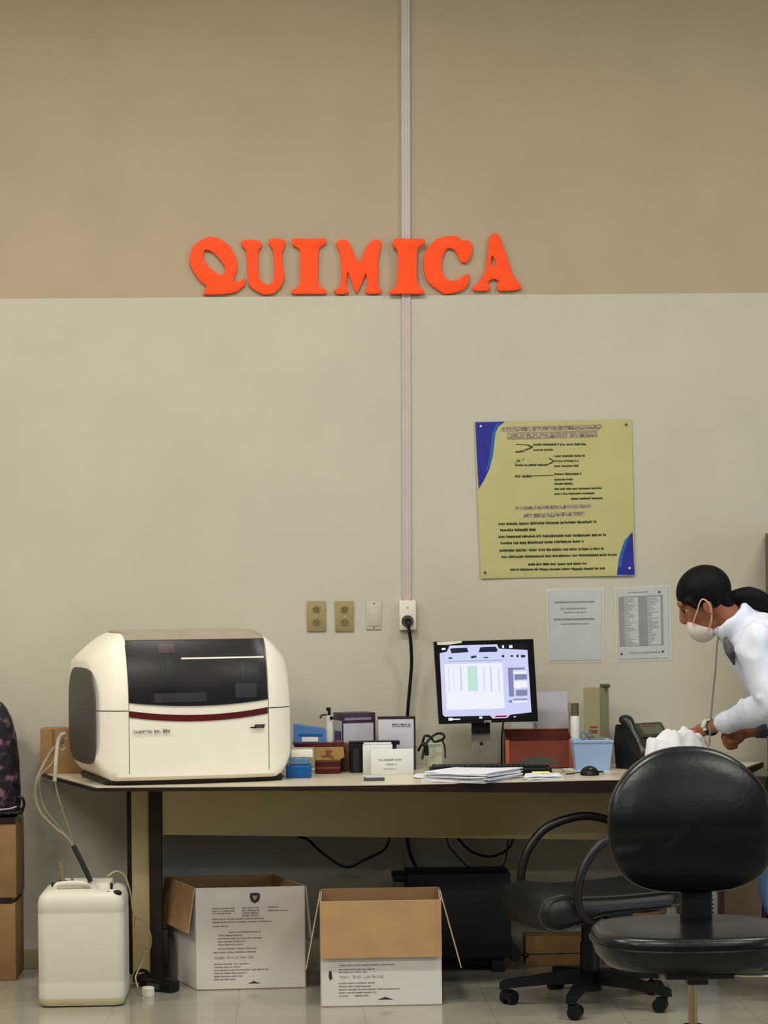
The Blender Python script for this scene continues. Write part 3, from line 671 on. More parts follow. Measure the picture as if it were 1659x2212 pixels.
# ------------------------------------------------------------ monitor
m_scr = {}
def emi(name, col, e=1.0, var=.0):
    m = mat(name, col, .35, var=var, scale=60, emit=e, spec=.2); b = m.node_tree.nodes['Principled BSDF']
    for l in list(b.inputs['Base Color'].links): m.node_tree.links.remove(l)
    b.inputs['Base Color'].default_value = (.01, .01, .012, 1); return m
EM = 1.0
s_bg = emi('screen_pale_lilac', (205, 208, 245), EM); s_wh = emi('screen_white', (238, 240, 255), EM); s_tb = emi('screen_toolbar_blue', (200, 212, 242), EM)
s_dk = emi('screen_dark', (18, 18, 32), .3); s_gr = emi('screen_green', (192, 226, 216), EM); s_gy = emi('screen_grey_blue', (142, 146, 190), EM*.8)
s_nv = emi('screen_navy', (34, 48, 82), .5); s_pk = emi('screen_pink', (232, 190, 225), EM); s_mg = emi('screen_maroon', (120, 50, 90), .5)
MC = [(937, 1386.5), (1152, 1380.5), (948.5, 1564.5), (1162.5, 1558)]; YM = -.28
q = q4(*MC, YM)
foot = atY(1040, 1630, YM+.04)
t = thing('computer_monitor', 'square black computer monitor with a lit lilac screen on the table', 'monitor', (foot.x, YM+.05, TZ))
bm = BM()
P = [q.p(0, 0), q.p(1, 0), q.p(1, 1), q.p(0, 1)]; back = [p+V((0, .035, 0)) for p in P]
cc = q.p(.5, .5); back2 = [cc+(p-cc)*.75+V((0, .055, 0)) for p in P]
loft(bm, [[cc+(p-cc)*.985+V((0, -.002, 0)) for p in P], P, back, back2]); case = obj('casing', bm, mat('monitor_black', (8, 8, 12), .4, spec=.3), t, ang=25)
def MA(x, y): # crop coords (6.9125 per px, origin 930,1370) -> a,b
    px = 930+x/6.9125; py = 1370+y/6.9125; a = b = .5
    for _ in range(6):
        X = (MC[0][0]*(1-a)+MC[1][0]*a)*(1-b)+(MC[2][0]*(1-a)+MC[3][0]*a)*b
        Y_ = (MC[0][1]*(1-a)+MC[1][1]*a)*(1-b)+(MC[2][1]*(1-a)+MC[3][1]*a)*b
        a += (px-X)/215; b += (py-Y_)/178
    return a, b
bm = BM(); poly_patch(bm, q, [MA(*p) for p in ((140,215),(285,160),(990,150),(1440,140),(1500,1185),(1150,1260),(260,1275),(195,1230))], .003); scr = obj('screen', bm, s_dk, t)
def scp(name, m, polys, off=.0045):
    if len(polys) <= 4 and name != 'column_rules':
        if len(polys) > 1:
            return [scp(name[:-1] if name.endswith('s') else name, m, [p_], off) for p_ in polys]
    bm = BM()
    for p in polys:
        if len(p) == 4 and not isinstance(p[0], tuple): x0, y0, x1, y1 = p; p = [(x0, y0), (x1, y0-(x1-x0)*.03), (x1+(y1-y0)*.05, y1-(x1-x0)*.03), (x0+(y1-y0)*.05, y1)]
        poly_patch(bm, q, [MA(*k) for k in p], off)
    return obj(name, bm, m, scr, smooth=False)
scp('window_area', s_bg, [[(135,285),(240,260),(285,170),(990,150),(1020,215),(1445,235),(1505,1165),(1190,1200),(1140,1250),(925,1255),(880,1212),(215,1232),(180,1200)]])
scp('title_buttons', s_nv, [[(290,215),(370,205),(540,200),(565,262),(530,270),(310,285)], [(740,195),(970,185),(1000,235),(985,262),(715,268)]], .006)
scp('toolbar', s_tb, [(190,320,1120,405)], .006)
scp('toolbar_rule', s_gy, [(260,405,1070,412)], .0075)
scp('results_table', s_wh, [(205,450,1070,1130)], .006)
scp('green_column', s_gr, [(545,475,690,850)], .0075)
scp('column_rules', s_tb, [(255,480,268,850), (330,480,338,840), (430,480,455,850), (780,490,795,850), (880,480,905,850), (1000,490,1015,860), (1075,410,1100,1130), (230,1150,1100,1162)], .0078)
scp('side_panel', s_gy, [(1150,500,1225,930), (1210,500,1400,530), (1250,600,1435,680), (1270,830,1440,920), (1230,965,1440,985), (1165,985,1215,1020)], .0075)
scp('icons', s_nv, [(270,345,320,368), (600,325,640,360), (640,318,680,350), (790,340,860,355), (1060,310,1095,345), (1190,312,1230,338), (1280,305,1310,345), (1345,310,1410,345)], .0078)
scp('side_fields', s_wh, [(1230,555,1425,590), (1235,700,1440,800), (1230,1000,1440,1022)], .0078)
scp('status_tab', s_pk, [[(900,1215),(1150,1190),(1150,1245),(930,1258)]], .006); scp('status_text', s_mg, [(965,1215,1130,1238)], .0078)
scp('taskbar_icons', s_wh, [(265,1250,330,1290), (330,1262,440,1278), (725,1228,770,1260), (1170,165,1220,205), (1065,165,1095,205), (165,205,220,235), (1240,1225,1270,1240)], .006)
bm = BM(); poly_patch(bm, q, [MA(*p) for p in ((95,118),(240,110),(465,100),(465,128),(250,160),(100,160))], .0025, th=.002); obj('sticker', bm, m_whp, case)
bm = BM(); poly_patch(bm, q, [MA(*p) for p in ((800,1292),(905,1286),(905,1318),(800,1320))], .0025, th=.001); obj('maker_badge', bm, m_con, case)
bm = BM(); strokes(bm, q, *MA(808, 1296), *MA(898, 1312), .0035, 0, 1.5, 1, 3); obj('badge_print', bm, m_slot, case, recalc=False)
m_stand = mat('silver_grey_stand', (128, 122, 112), .35, metal=.3, var=.25, scale=20)
bm = BM(); pbox(bm, 1019, 1560, 1059, 1585, YM+.03, .03, .004); obj('hinge', bm, m_dark, t)
bm = BM(); R = []
for y, hw in ((1572, 19), (1600, 20.5), (1618, 23), (1631, 25)):
    a = atY(1039-hw, y, YM+.05); b_ = atY(1039+hw, y, YM+.05); z = max(TZ+.008, a.z) if y > 1625 else a.z
    R.append([V((a.x, YM+.045, z)), V((b_.x, YM+.045, z)), V((b_.x, YM+.075, z)), V((a.x, YM+.075, z))])
loft(bm, R); obj('neck', bm, m_stand, t)
bm = BM(); lathe(bm, (foot.x, YM+.06, TZ), [(.088, 0), (.09, .004), (.082, .008), (.03, .012)], 32); obj('foot', bm, m_stand, t)
bm = BM(); p = atY(1040, 1606, YM+.042); ell(bm, (p.x, YM+.044, p.z), (.007, .004, .007)); obj('cable_clip', bm, m_slot, t)
t = thing('monitor_cable', 'black cable running down behind the monitor stand', 'cable', (atY(1085, 1600, -.3).x, -.3, TZ))
bm = BM(); tube(bm, [atY(1088, 1556, -.225), atY(1086, 1570, -.20), atY(1084, 1595, -.17), atY(1084, 1630, -.13), V((atY(1084, 1660, -.12).x, -.12, TZ+.004))], .0035, 8); obj('cord', bm, m_dark, t)
# white adapter and tangled cables left of monitor
t = thing('power_adapter', 'pale square power adapter on the table left of the monitor', 'adapter', (atY(940, 1632, -.3).x, -.3, TZ))
bm = BM(); pbox(bm, 922, 1606, 956, 1636, -.3, .05, .006, TZ); obj('body', bm, mat('pale_green_plastic', (182, 184, 160), .4), t)
bm = BM(); tube(bm, [atY(x, y, Yy) for x, y, Yy in ((903, 1622, -.32), (912, 1606, -.33), (918, 1590, -.33), (930, 1592, -.32), (938, 1602, -.33), (948, 1600, -.33), (958, 1596, -.34), (959, 1588, -.34), (950, 1584, -.33), (938, 1588, -.32), (925, 1600, -.34), (915, 1622, -.35))]+[atY(912, 1640, -.36)], .0048, 10)
tube(bm, [atY(x, y, Yy) for x, y, Yy in ((956, 1600, -.34), (961, 1615, -.33), (962, 1638, -.33))], .003, 8); tube(bm, [atY(x, y, Yy) for x, y, Yy in ((912, 1607, -.345), (920, 1611, -.35), (922, 1632, -.352))], .009, 10)
tg = obj('cable_tangle', bm, m_dark); tag(tg, 'black tangled cable looped over the pale adapter left of the monitor', 'cable')
# keyboard
m_key = mat('keyboard_black', (12, 11, 12), .4, var=.15, spec=.3); m_keyc = mat('key_black', (20, 19, 20), .45, spec=.3)
p0 = atZ(905, 1638, TZ+.01); p1 = atZ(1216, 1652, TZ+.01)
dx = (p1-p0); ang = math.atan2(dx.y, dx.x); Lk = sqrt(dx.x**2+dx.y**2); ky = min(p0.y, p1.y)
kl = V((atY(1062, 1650, -.52).x-.235, -.54, TZ)); ang = radians(-2)
t = thing('keyboard', 'black computer keyboard behind the stack of white papers', 'keyboard', kl, ang)
bm = BM(); box(bm, (0, 0, .003), (.46, .14, .03), .006); kb = obj('case', bm, m_key, t, local=True)
for v in ((.02, .005), (.43, .005), (.02, .13), (.43, .13)):
    bm = BM(); cyl(bm, (v[0], v[1], 0), .008, .005, 12); obj('foot', bm, m_slot, t, local=True)
bm = BM()
for r in range(5):
    for c in range(21):
        x = .012+c*.0204; y = .010+r*.0245+(.004 if r == 4 else 0); box(bm, (x, y, .03), (x+.0175, y+.019, .037), .0012)
k_ = obj('keys', bm, m_keyc, t, local=True); k_['kind'] = 'stuff'
# dark cloth gloves on the keyboard
m_gl = mat('dark_green_cloth', (46, 50, 44), .8, var=.3, scale=20)
def lump(cx, cy, z0, rx, ry, h, seed, fn=None, n=44, base=.0):
    bm = BM(); rings = []; rnd = seed*3.1
    top = []
    for i in range(9):
        f = i/8; ring = []
        for k in range(n):
            th = 2*pi*k/n; rr = (1-f)**.62 if f < 1 else 0
            nz = noise.noise(V((cos(th)*1.6+rnd, sin(th)*1.6, f*1.5)))
            r_ = rr*(1+.28*nz); z = h*(f**.9)*(1+.35*noise.noise(V((cos(th)*2*rr+rnd, sin(th)*2*rr, 3+rnd))))
            ring.append(V((cx+cos(th)*rx*r_, cy+sin(th)*ry*r_, z0+max(0, z))))
        if i == 8: ring = [V((cx+cos(2*pi*k/n)*rx*.05, cy+sin(2*pi*k/n)*ry*.05, z0+h*1.02)) for k in range(n)]
        rings.append(ring)
    loft(bm, rings); return bm
pk = atY(1165, 1640, -.47)
o = obj('work_gloves', lump(pk.x, -.46, TZ+.0375, .088, .045, .026, 5), m_gl); tag(o, 'crumpled dark green cloth gloves on the right end of the keyboard', 'gloves')
# papers
m_pa = mat('bright_paper', (226, 228, 238), .55, var=.015)
def sheets(name, lab, cat, px, n, th, seed, grp=None, mat_=None):
    c = [atZ(x, y, TZ) for x, y in px]; c0 = sum(c, V((0, 0, 0)))/4
    t = thing(name, lab, cat, c0, 0, grp); rnd = random.Random(seed); z = TZ+.0004
    for i in range(n):
        an = (rnd.random()-.5)*.10*(1 if i else .3); sh = V(((rnd.random()-.5)*.02, (rnd.random()-.5)*.014, 0)); bm = BM()
        P = [c0+Matrix.Rotation(an, 3, 'Z') @ (p-c0)+sh for p in c]
        g = []
        for a in range(9):
            g.append([P[0].lerp(P[1], a/8).lerp(P[3].lerp(P[2], a/8), b/4)+V((0, 0, z-TZ+.0022*max(0, sin(a*.7+i*2+b*.3)))) for b in range(5)])
        for a in range(9):
            for b in range(5): g[a][b] = bm.verts.new(g[a][b])
        fs = [bm.faces.new((g[a][b], g[a+1][b], g[a+1][b+1], g[a][b+1])) for a in range(8) for b in range(4)]
        r = bmesh.ops.extrude_face_region(bm, geom=fs)
        for v in r['geom']:
            if isinstance(v, bmesh.types.BMVert): v.co.z += th
        obj('sheet', bm, mat_ or m_pa, t); z += th+.0012
    return t, z
tp, zpa = sheets('paper_stack', 'stack of bright white papers lying at the front of the monitor', 'papers', [(915, 1689), (1052, 1692.5), (1128, 1680), (983, 1678.5)], 8, .0034, 4)
tp, zpb = sheets('paper_stack', 'smaller pile of white papers under the yellow note', 'papers', [(1136, 1686), (1220, 1682), (1212, 1675), (1140, 1678)], 4, .0018, 9)
pn = atZ(1170, 1671, zpb)
bm = BM(); box(bm, (pn.x-.033, pn.y-.0, zpb), (pn.x+.033, pn.y+.05, zpb+.004), .0005); o = obj('sticky_note', bm, mat('pale_yellow_paper', (226, 226, 160), .6)); tag(o, 'pale yellow sticky notepad on the smaller pile of papers', 'note')
tp, z_ = sheets('paper_stack', 'grey flat papers under the left end of the keyboard beside the document holder', 'papers', [(898, 1681), (955, 1685), (935, 1675), (902, 1673)], 2, .0012, 12)
# red bin
m_rb = mat('terracotta_plastic', (112, 52, 42), .45, var=.1)
Yr = -.235
t = thing('red_bin', 'terracotta red open plastic bin standing behind the keyboard', 'bin', (atY(1165, 1640, Yr).x, Yr+.06, TZ))
x0, x1 = atY(1094, 1610, Yr).x, atY(1236, 1610, Yr).x; zt = atY(1165, 1581, Yr).z
bm = BM(); prism(bm, [(x0, Yr, TZ), (x1, Yr, TZ), (x1, Yr, zt-.035), (x0, Yr, zt-.035)], (0, .003, 0)); f = obj('front_wall', bm, m_rb, t)
bm = BM()
for xx in (x0, x1-.003): prism(bm, [(xx, Yr, TZ), (xx, Yr+.12, TZ), (xx, Yr+.12, zt+.004), (xx, Yr, zt-.033), ], (.003, 0, 0))
prism(bm, [(x0, Yr+.117, TZ), (x1, Yr+.117, TZ), (x1, Yr+.117, zt+.004), (x0, Yr+.117, zt+.004)], (0, .003, 0)); box(bm, (x0, Yr, TZ), (x1, Yr+.12, TZ+.003)); obj('bin_shell', bm, m_rb, t)
bm = BM(); box(bm, (x0-.004, Yr-.004, TZ), (x0+.012, Yr-.0005, zt-.03), .002); box(bm, (x1-.012, Yr-.004, TZ), (x1+.004, Yr-.0005, zt-.03), .002); box(bm, (x0-.004, Yr+.114, zt), (x1+.004, Yr+.122, zt+.006), .002); obj('rim', bm, mat('terracotta_rim', (160, 84, 58), .45), t)
# sheet leaning behind monitor, small bottle box, tall file
m_gp = mat('lilac_grey_paper', (178, 175, 186), .6, var=.02)
def card(name, lab, cat, c, Y0, lean, m, th=.002):
    q = q4(*c, Y0); zb = min(q.c[2].z, q.c[3].z)
    dz = TZ-zb; t = thing(name, lab, cat, (q.p(.5, 1).x, Y0, TZ)); bm = BM()
    P = [q.p(0, 0)+V((0, lean, 0)), q.p(1, 0)+V((0, lean, 0)), V((q.c[3].x, Y0, TZ)), V((q.c[2].x, Y0, TZ))]
    prism(bm, P, (0, th, 0)); obj('sheet', bm, m, t); return t
card('leaning_sheet', 'lilac grey sheet leaning on the wall behind the red bin', 'paper', [(1160, 1497), (1229, 1495), (1166, 1676), (1235, 1676)], -.105, .07, m_gp)
card('leaning_sheet', 'pale narrow card standing behind the red bin, under the monitor', 'paper', [(1108, 1563), (1160, 1563), (1108, 1676), (1160, 1676)], -.100, .06, m_cw)
t = thing('small_bottle', 'small white bottle with olive cap beside the tall file box', 'bottle', (atY(1243, 1660, -.2).x, -.19, TZ))
p = atY(1243, 1660, -.19); zc = atY(1243, 1545, -.19).z; bm = BM(); lathe(bm, (p.x, -.19, TZ), [(.017, 0), (.019, .004), (.019, zc-TZ-.01), (.013, zc-TZ)], 20); obj('body', bm, m_cw, t)
bm = BM(); cyl(bm, (p.x, -.19, zc), .0155, atY(1243, 1519, -.19).z-zc, 18); obj('cap', bm, mat('olive_cap', (96, 90, 66), .5), t)
Yf = -.20; ff = radians(-28)
m_fil = mat('olive_card_file', (146, 140, 104), .6, var=.05); m_fil2 = mat('pale_green_card', (160, 160, 132), .6, var=.05)
t = thing('magazine_file', 'tall olive card magazine file standing by the blue basket', 'file box', (atY(1262, 1660, Yf).x, Yf, TZ), radians(0))
xa, xm, xb = atY(1261, 1560, Yf).x, atY(1291, 1560, Yf).x, atY(1318, 1560, Yf).x; h1 = atY(1290, 1486, Yf).z; h2 = atY(1312, 1478, Yf).z
bm = BM(); prism(bm, [(xa, Yf, TZ), (xm, Yf-.035, TZ), (xb, Yf+.05, TZ), (xa+.03, Yf+.09, TZ)], (0, 0, h1-TZ)); fb = obj('body', bm, m_fil, t, smooth=False)
bm = BM(); a = V((xa, Yf, 0)); d = (V((xm, Yf-.035, 0))-a); nn = V((d.y, -d.x, 0)).normalized()
for u0, u1, zb, zt_ in ((.3, .95, 1595, 1590), (.35, .9, 1583, 1576), (.4, .9, 1572, 1568)):
    A_ = a+d*u0+nn*.001; B_ = a+d*u1+nn*.001; z0 = atY(1275, zb, Yf).z; z1 = atY(1275, zt_, Yf).z
    prism(bm, [(A_.x, A_.y, z0), (B_.x, B_.y, z0), (B_.x, B_.y, z1), (A_.x, A_.y, z1)], -nn*.0008)
obj('spine_print', bm, m_am, fb)
bm = BM(); e0 = V((xm, Yf-.0355, 0)); e1 = V((xb, Yf+.05, 0)); dd = (e1-e0)*1.0; n2 = V((dd.y, -dd.x, 0)).normalized(); prism(bm, [tuple(e0+n2*.003+V((0, 0, TZ))), tuple(e1+n2*.003+V((0, 0, TZ))), tuple(e1+n2*.003+V((0, 0, h1+.004))), tuple(e0+n2*.003+V((0, 0, h1-.004)))], -n2*.0025); obj('side_card', bm, m_fil2, t, smooth=False)
bm = BM(); p = atY(1303, 1484, Yf+.02); box(bm, (p.x-.012, Yf-.0, h1), (p.x+.026, Yf+.04, h2), .005); obj('clip', bm, mat('dark_olive', (70, 70, 46), .6), t)
# blue basket with things
m_bb = mat('pale_blue_plastic', (148, 176, 214), .4, var=.04)
Yq = -.37
t = thing('blue_basket', 'pale blue plastic basket with small tools beside the telephone', 'basket', (atY(1282, 1650, Yq).x, Yq+.05, TZ))
x0, x1 = atY(1239, 1605, Yq).x, atY(1324, 1605, Yq).x
bm = BM(); zt = atY(1282, 1601, Yq).z; tray(bm, x0, x1, Yq, Yq+.1, TZ, zt, .003, .012); bk = obj('body', bm, m_bb, t)
bm = BM(); tube(bm, [V((x0, Yq, zt)), V((x1, Yq, zt)), V((x1, Yq+.1, zt)), V((x0, Yq+.1, zt)), V((x0, Yq, zt))], .004, 8, False); obj('rim', bm, m_bb, t)
px_ = (x0+x1)/2
t = thing('scissors', 'scissors standing handles up in the pale blue basket', 'scissors', (px_, Yq+.05, TZ+.005))
bm = BM()
for dx in (-.012, .012):
    c = V((px_-.02+dx, Yq+.045, zt+.018)); tube(bm, [c+V((cos(k*pi/6)*.011, 0, sin(k*pi/6)*.014)) for k in range(13)], .003, 8, False)
obj('handle', bm, mat('blue_grey_handle', (92, 120, 160), .4), t)
bm = BM()
for dx in (-1, 1): tube(bm, [V((px_-.02+dx*.012, Yq+.045, zt+.006)), V((px_-.02-dx*.006, Yq+.05, TZ+.008))], [.004, .002], 6, False)
obj('blade', bm, m_stand, t)
bm = BM(); box(bm, (px_+.008, Yq+.04, TZ+.006), (px_+.05, Yq+.07, zt+.012), .003); o = obj('small_packet', bm, mat('grey_green_card', (120, 122, 112), .6)); tag(o, 'small grey packet standing in the pale blue basket', 'packet')
# telephone
m_ph = mat('phone_black', (20, 22, 24), .4, var=.12); m_phs = mat('phone_grey_green', (70, 72, 64), .3)
Yp = -.32
pl_ = atY(1345, 1650, Yp)
t = thing('desk_phone', 'black desk telephone with tilted body and handset on the table', 'telephone', (atY(1384, 1640, -.27).x, -.285, TZ), radians(32))
# tilted body: profile in local yz
def wedge(x0, x1, prof): 
    bm = BM(); loft(bm, [[V((x0, y, z)) for y, z in prof], [V((x1, y, z)) for y, z in prof]]); return bm
pf = [(-.09, 0), (-.09, .022), (-.045, .05), (.055, .172), (.075, .17), (.085, .10), (.075, 0)]
bm = wedge(-.07, .155, pf); bmesh.ops.bevel(bm, geom=bm.edges[:], offset=.004, segments=2, affect='EDGES'); pb = obj('body', bm, m_ph, t, local=True)
nf = V((0, -.122, .1)).normalized(); u = V((0, .1, .122)).normalized()
def onface(x0, x1, s0, s1, off=.001, th=.003, bev=0):
    o = V((0, -.045, .05)); b2 = BM(); P = [o+V((x0, 0, 0))+u*s0, o+V((x1, 0, 0))+u*s0, o+V((x1, 0, 0))+u*s1, o+V((x0, 0, 0))+u*s1]
    prism(b2, [p+nf*(off+th) for p in P], -nf*th); return b2
d = obj('display_bezel', onface(.012, .15, .088, .153, .0005), m_phs, t, local=True); obj('display', onface(.03, .135, .10, .145, .0035, .001), mat('phone_display', (104, 106, 88), .2), d, local=True)
obj('display_glass_band', onface(.04, .10, .135, .141, .0048, .0006), m_am, d, local=True)
bm = BM()
for r in range(4):
    for c in range(4): merge(bm, onface(.03+c*.026, .048+c*.026, .01+r*.018, .021+r*.018, .0005, .003))
kp = obj('keypad', bm, m_phs, t, local=True)
bm = BM(); o = V((-.05, -.06, .04)); tube(bm, [o+u*-.012+nf*.012, o+nf*.03+u*.01, o+nf*.034+u*.06, o+nf*.034+u*.12, o+nf*.03+u*.165, o+nf*.012+u*.185], [.019, .021, .014, .014, .021, .018], 14, flat=1.2); obj('handset', bm, mat('handset_black', (26, 29, 32), .32), t, local=True)
bm = BM(); tube(bm, [V((-.05, -.10, .02)), V((-.08, -.13, .012)), V((-.10, -.15, .004)), V((-.13, -.15, .004))], .004, 8); obj('cord', bm, m_ph, t, local=True)
# mouse
Ym = tY(1276, 1667)
pm = atZ(1276, 1675, TZ)
t = thing('computer_mouse', 'black computer mouse on the table in front of the blue basket', 'mouse', pm)
bm = BM(); ell(bm, (pm.x, pm.y+.03, TZ), (.036, .055, .034))
for v in bm.verts: v.co.z = max(TZ+.001, v.co.z)
obj('body', bm, m_dark, t)
bm = BM(); cyl(bm, (pm.x-.004, pm.y-.002, TZ+.022), .006, .008, 12, axis=(1, 0, 0)); obj('scroll_wheel', bm, m_stand, t)
bm = BM(); tube(bm, [V((pm.x, pm.y+.08, TZ+.012)), atZ(1296, 1668, TZ+.01), atZ(1300, 1666, TZ+.004), atZ(1255, 1668, TZ+.004), atZ(1236, 1671, TZ+.003), atZ(1222, 1672, TZ+.003)], .0022, 8); obj('cord', bm, m_dark, t)
bm = BM(); p = atZ(1229, 1668, TZ); box(bm, (p.x-.02, p.y-.01, TZ), (p.x+.02, p.y+.05, TZ+.012), .004); o = obj('eraser_block', bm, mat('greenish_white', (180, 182, 165), .5)); tag(o, 'small pale block on the table between keyboard and mouse', 'eraser')
# ------------------------------------------------------------ white cloth bag by the phone
m_cloth = mat('white_cloth', (238, 240, 246), .8, var=.01, bump=.15, bscale=30)
Yc = -.62
def clothmesh():
    bm = BM(); N = 48; x0 = atY(1392, 1620, Yc).x; x1 = atY(1540, 1620, Yc).x; g = []
    prof = [(0, 1690), (.03, 1640), (.06, 1600), (.12, 1594), (.22, 1591), (.33, 1583), (.45, 1577.5), (.58, 1576.5), (.70, 1579), (.80, 1588), (.88, 1603), (.94, 1625), (1, 1690)]
    def top(f):
        for (a, ya), (b, yb) in zip(prof, prof[1:]):
            if a <= f <= b: k = (f-a)/(b-a); return ya+(yb-ya)*k
        return prof[-1][1]
    for i in range(N+1):
        f = i/N; row = []
        zt = max(TZ+.002, atY(1392+148*f, top(f), Yc).z)
        for j in range(N+1):
            k = j/N*2-1; w = max(0, 1-abs(k)**2.6)**.6
            fold = .010*sin(f*23+k*4)*w+.012*noise.noise(V((f*6, k*3, 2)))*w
            dy = .075*(1+.3*noise.noise(V((f*3, 0, 5))))
            row.append(bm.verts.new(V((x0+(x1-x0)*f+.01*noise.noise(V((f*4, k*4, 9))), Yc+k*dy+.012*noise.noise(V((f*7, k*2, 4))), TZ+max(.0006, (zt-TZ)*w+fold*(zt-TZ > .03))))))
        g.append(row)
    fs = [bm.faces.new((g[i][j], g[i+1][j], g[i+1][j+1], g[i][j+1])) for i in range(N) for j in range(N)]
    return bm
o = obj('white_cloth', clothmesh(), m_cloth, ang=80); tag(o, 'bright white crumpled cloth bag on the table under the hand', 'cloth')
# ------------------------------------------------------------ boxes and backpack on the left edge
Yl = -.28
t = None
def closed_box(lab, x0, y0, x1, y1, z0, group, dep=.26, gap=0):
    a = atY(x1, (y0+y1)/2, Yl); t = thing('cardboard_box', lab, 'box', (a.x-.2, Yl+dep/2, z0), 0, group)
    z1 = atY(x1, y0, Yl).z
    bm = BM(); box(bm, (a.x-.42, Yl, z0+.0005), (a.x, Yl+dep, z1), .003); b = obj('body', bm, m_card, t)
    bm = BM(); box(bm, (a.x-.24, Yl-.0008, z0+.002), (a.x-.19, Yl+.0002, z1-.002)); obj('tape', bm, mat('brown_tape', (150, 112, 66), .35), b)
    return z1
z1 = closed_box('brown cardboard box on the floor at the left edge, lower of two', 0, 1951, 34, 2112, 0, 'boxes under the backpack')
t = thing('gap_shade', 'thin dark strip standing for the shaded gap between the two cardboard boxes at the left edge', 'shade', (atY(20, 1946, Yl).x-.2, Yl+.1, z1))  # dark strip put in for the shade in the gap between the boxes
zb = atY(30, 1940, Yl).z; bm = BM(); box(bm, (atY(27, 1946, Yl).x-.4, Yl-.002, z1+.0005), (atY(27, 1946, Yl).x, Yl+.255, zb)); obj('shade', bm, m_edge, t)
z2 = closed_box('brown cardboard box at the left edge under the floral backpack', 0, 1779, 35, 1940, zb, 'boxes under the backpack')
t = thing('gap_shade', 'thin dark strip standing for the shaded gap between the upper cardboard box and the backpack', 'shade', (atY(20, 1770, Yl).x-.2, Yl+.1, z2))  # dark strip again, for the shaded gap under the backpack
zt = atY(30, 1766, Yl).z; bm = BM(); box(bm, (atY(33, 1770, Yl).x-.4, Yl-.004, z2+.0005), (atY(33, 1770, Yl).x, Yl+.255, zt)); obj('shade', bm, m_edge, t)
m = mat('floral_fabric', (24, 16, 22), .7)
nt = m.node_tree; b = nt.nodes['Principled BSDF']; vo = nt.nodes.new('ShaderNodeTexVoronoi'); vo.inputs['Scale'].default_value = 26
tcn = nt.nodes.new('ShaderNodeTexCoord'); nz = nt.nodes.new('ShaderNodeTexNoise'); nz.inputs['Scale'].default_value = 22; nz.inputs['Detail'].default_value = 3
nt.links.new(tcn.outputs['Object'], nz.inputs['Vector']); nt.links.new(tcn.outputs['Object'], vo.inputs['Vector'])
rp = nt.nodes.new('ShaderNodeValToRGB'); rp.color_ramp.elements[0].position = .46; rp.color_ramp.elements[0].color = (*lin((20, 14, 20)), 1)
rp.color_ramp.elements[1].position = .62; rp.color_ramp.elements[1].color = (*lin((126, 88, 102)), 1); e = rp.color_ramp.elements.new(.54); e.color = (*lin((58, 40, 66)), 1); e = rp.color_ramp.elements.new(.7); e.color = (*lin((132, 112, 92)), 1)
nt.links.new(nz.outputs['Fac'], rp.inputs['Fac']); nt.links.new(rp.outputs['Color'], b.inputs['Base Color'])
pr = [(1518, 2), (1530, 12), (1550, 22), (1590, 33), (1640, 39), (1700, 42), (1740, 43), (1756, 36)]
t = thing('backpack', 'dark floral backpack standing on the cardboard boxes at the left edge', 'backpack', (atY(-40, 1756, Yl).x, Yl+.12, zt))
bm = BM(); R = []; xc = atY(-55, 1600, Yl).x
for y, xr in pr[::-1]+[(1512, -14), (1509, -40)]:
    z = max(zt+.001, atY(20, y, Yl+.1).z); hx = atY(xr, y, Yl+.1).x-xc; R.append([V((xc+hx*abs(cos(a))**.6*(1 if cos(a) > 0 else -1), Yl+.12+.11*(hx/.17)*abs(sin(a))**.7*(1 if sin(a) > 0 else -1), z)) for a in [2*pi*k/36 for k in range(36)]])
loft(bm, R); obj('body', bm, m, t, ang=60)
bm = BM(); hx = atY(44, 1740, Yl+.1).x-xc; z = zt+.012
tube(bm, [V((xc+hx*1.0*abs(cos(a))**.6*(1 if cos(a) > 0 else -1), Yl+.12+.115*(hx/.17)*abs(sin(a))**.7*(1 if sin(a) > 0 else -1), z)) for a in [2*pi*k/36 for k in range(37)]], .010, 10, False); obj('base_piping', bm, m_dark, t)
bm = BM(); Yo = Yl+.0; tube(bm, pathY((38, 1722, Yo), (48, 1724, Yo), (52, 1738, Yo), (46, 1752, Yo), (34, 1756, Yo), (10, 1757, Yo)), .0055, 8); obj('strap_loop', bm, m_dark, t)
bm = BM(); tube(bm, [atY(x, y, Yl+.0) for x, y in ((-40, 1748), (-5, 1749), (20, 1747), (36, 1742))], .003, 6); obj('zip', bm, m_con, t)
# ------------------------------------------------------------ jerrycan
m_jc = mat('milky_jerrycan', (208, 203, 190), .42, var=.02, sub=.0); m_jb = mat('jerrycan_base_tint', (200, 190, 156), .42)
Yj = -.865; xa, xb = atY(80, 2050, Yj).x, atY(268, 2050, Yj).x; zt = atY(170, 1926, Yj).z; jd = .29; cx = (xa+xb)/2; cy = Yj+jd/2; hw = (xb-xa)/2
t = thing('jerrycan', 'milky white plastic jerrycan on the floor at the left of the table', 'jerrycan', (cx, cy, 0))
def rrect(hx, hy, r, z, n=6, cx=cx, cy=cy):
    out = []
    for sx, sy, a0 in ((1, 1, 0), (-1, 1, pi/2), (-1, -1, pi), (1, -1, 3*pi/2)):
        for k in range(n+1):
            a = a0+pi/2*k/n; out.append(V((cx+sx*(hx-r)+r*cos(a), cy+sy*(hy-r)+r*sin(a), z)))
    return out
bm = BM(); R = []
for z, ins in ((.032, 0), (.045, .0), (.08, .0), (.088, .0014), (.096, .0005), (zt*.8, 0), (zt*.812, .0012), (zt*.824, .0), (zt-.045, .0), (zt-.022, .005), (zt-.008, .016), (zt, .034)):
    R.append(rrect(hw-ins, jd/2-ins, .038, z))
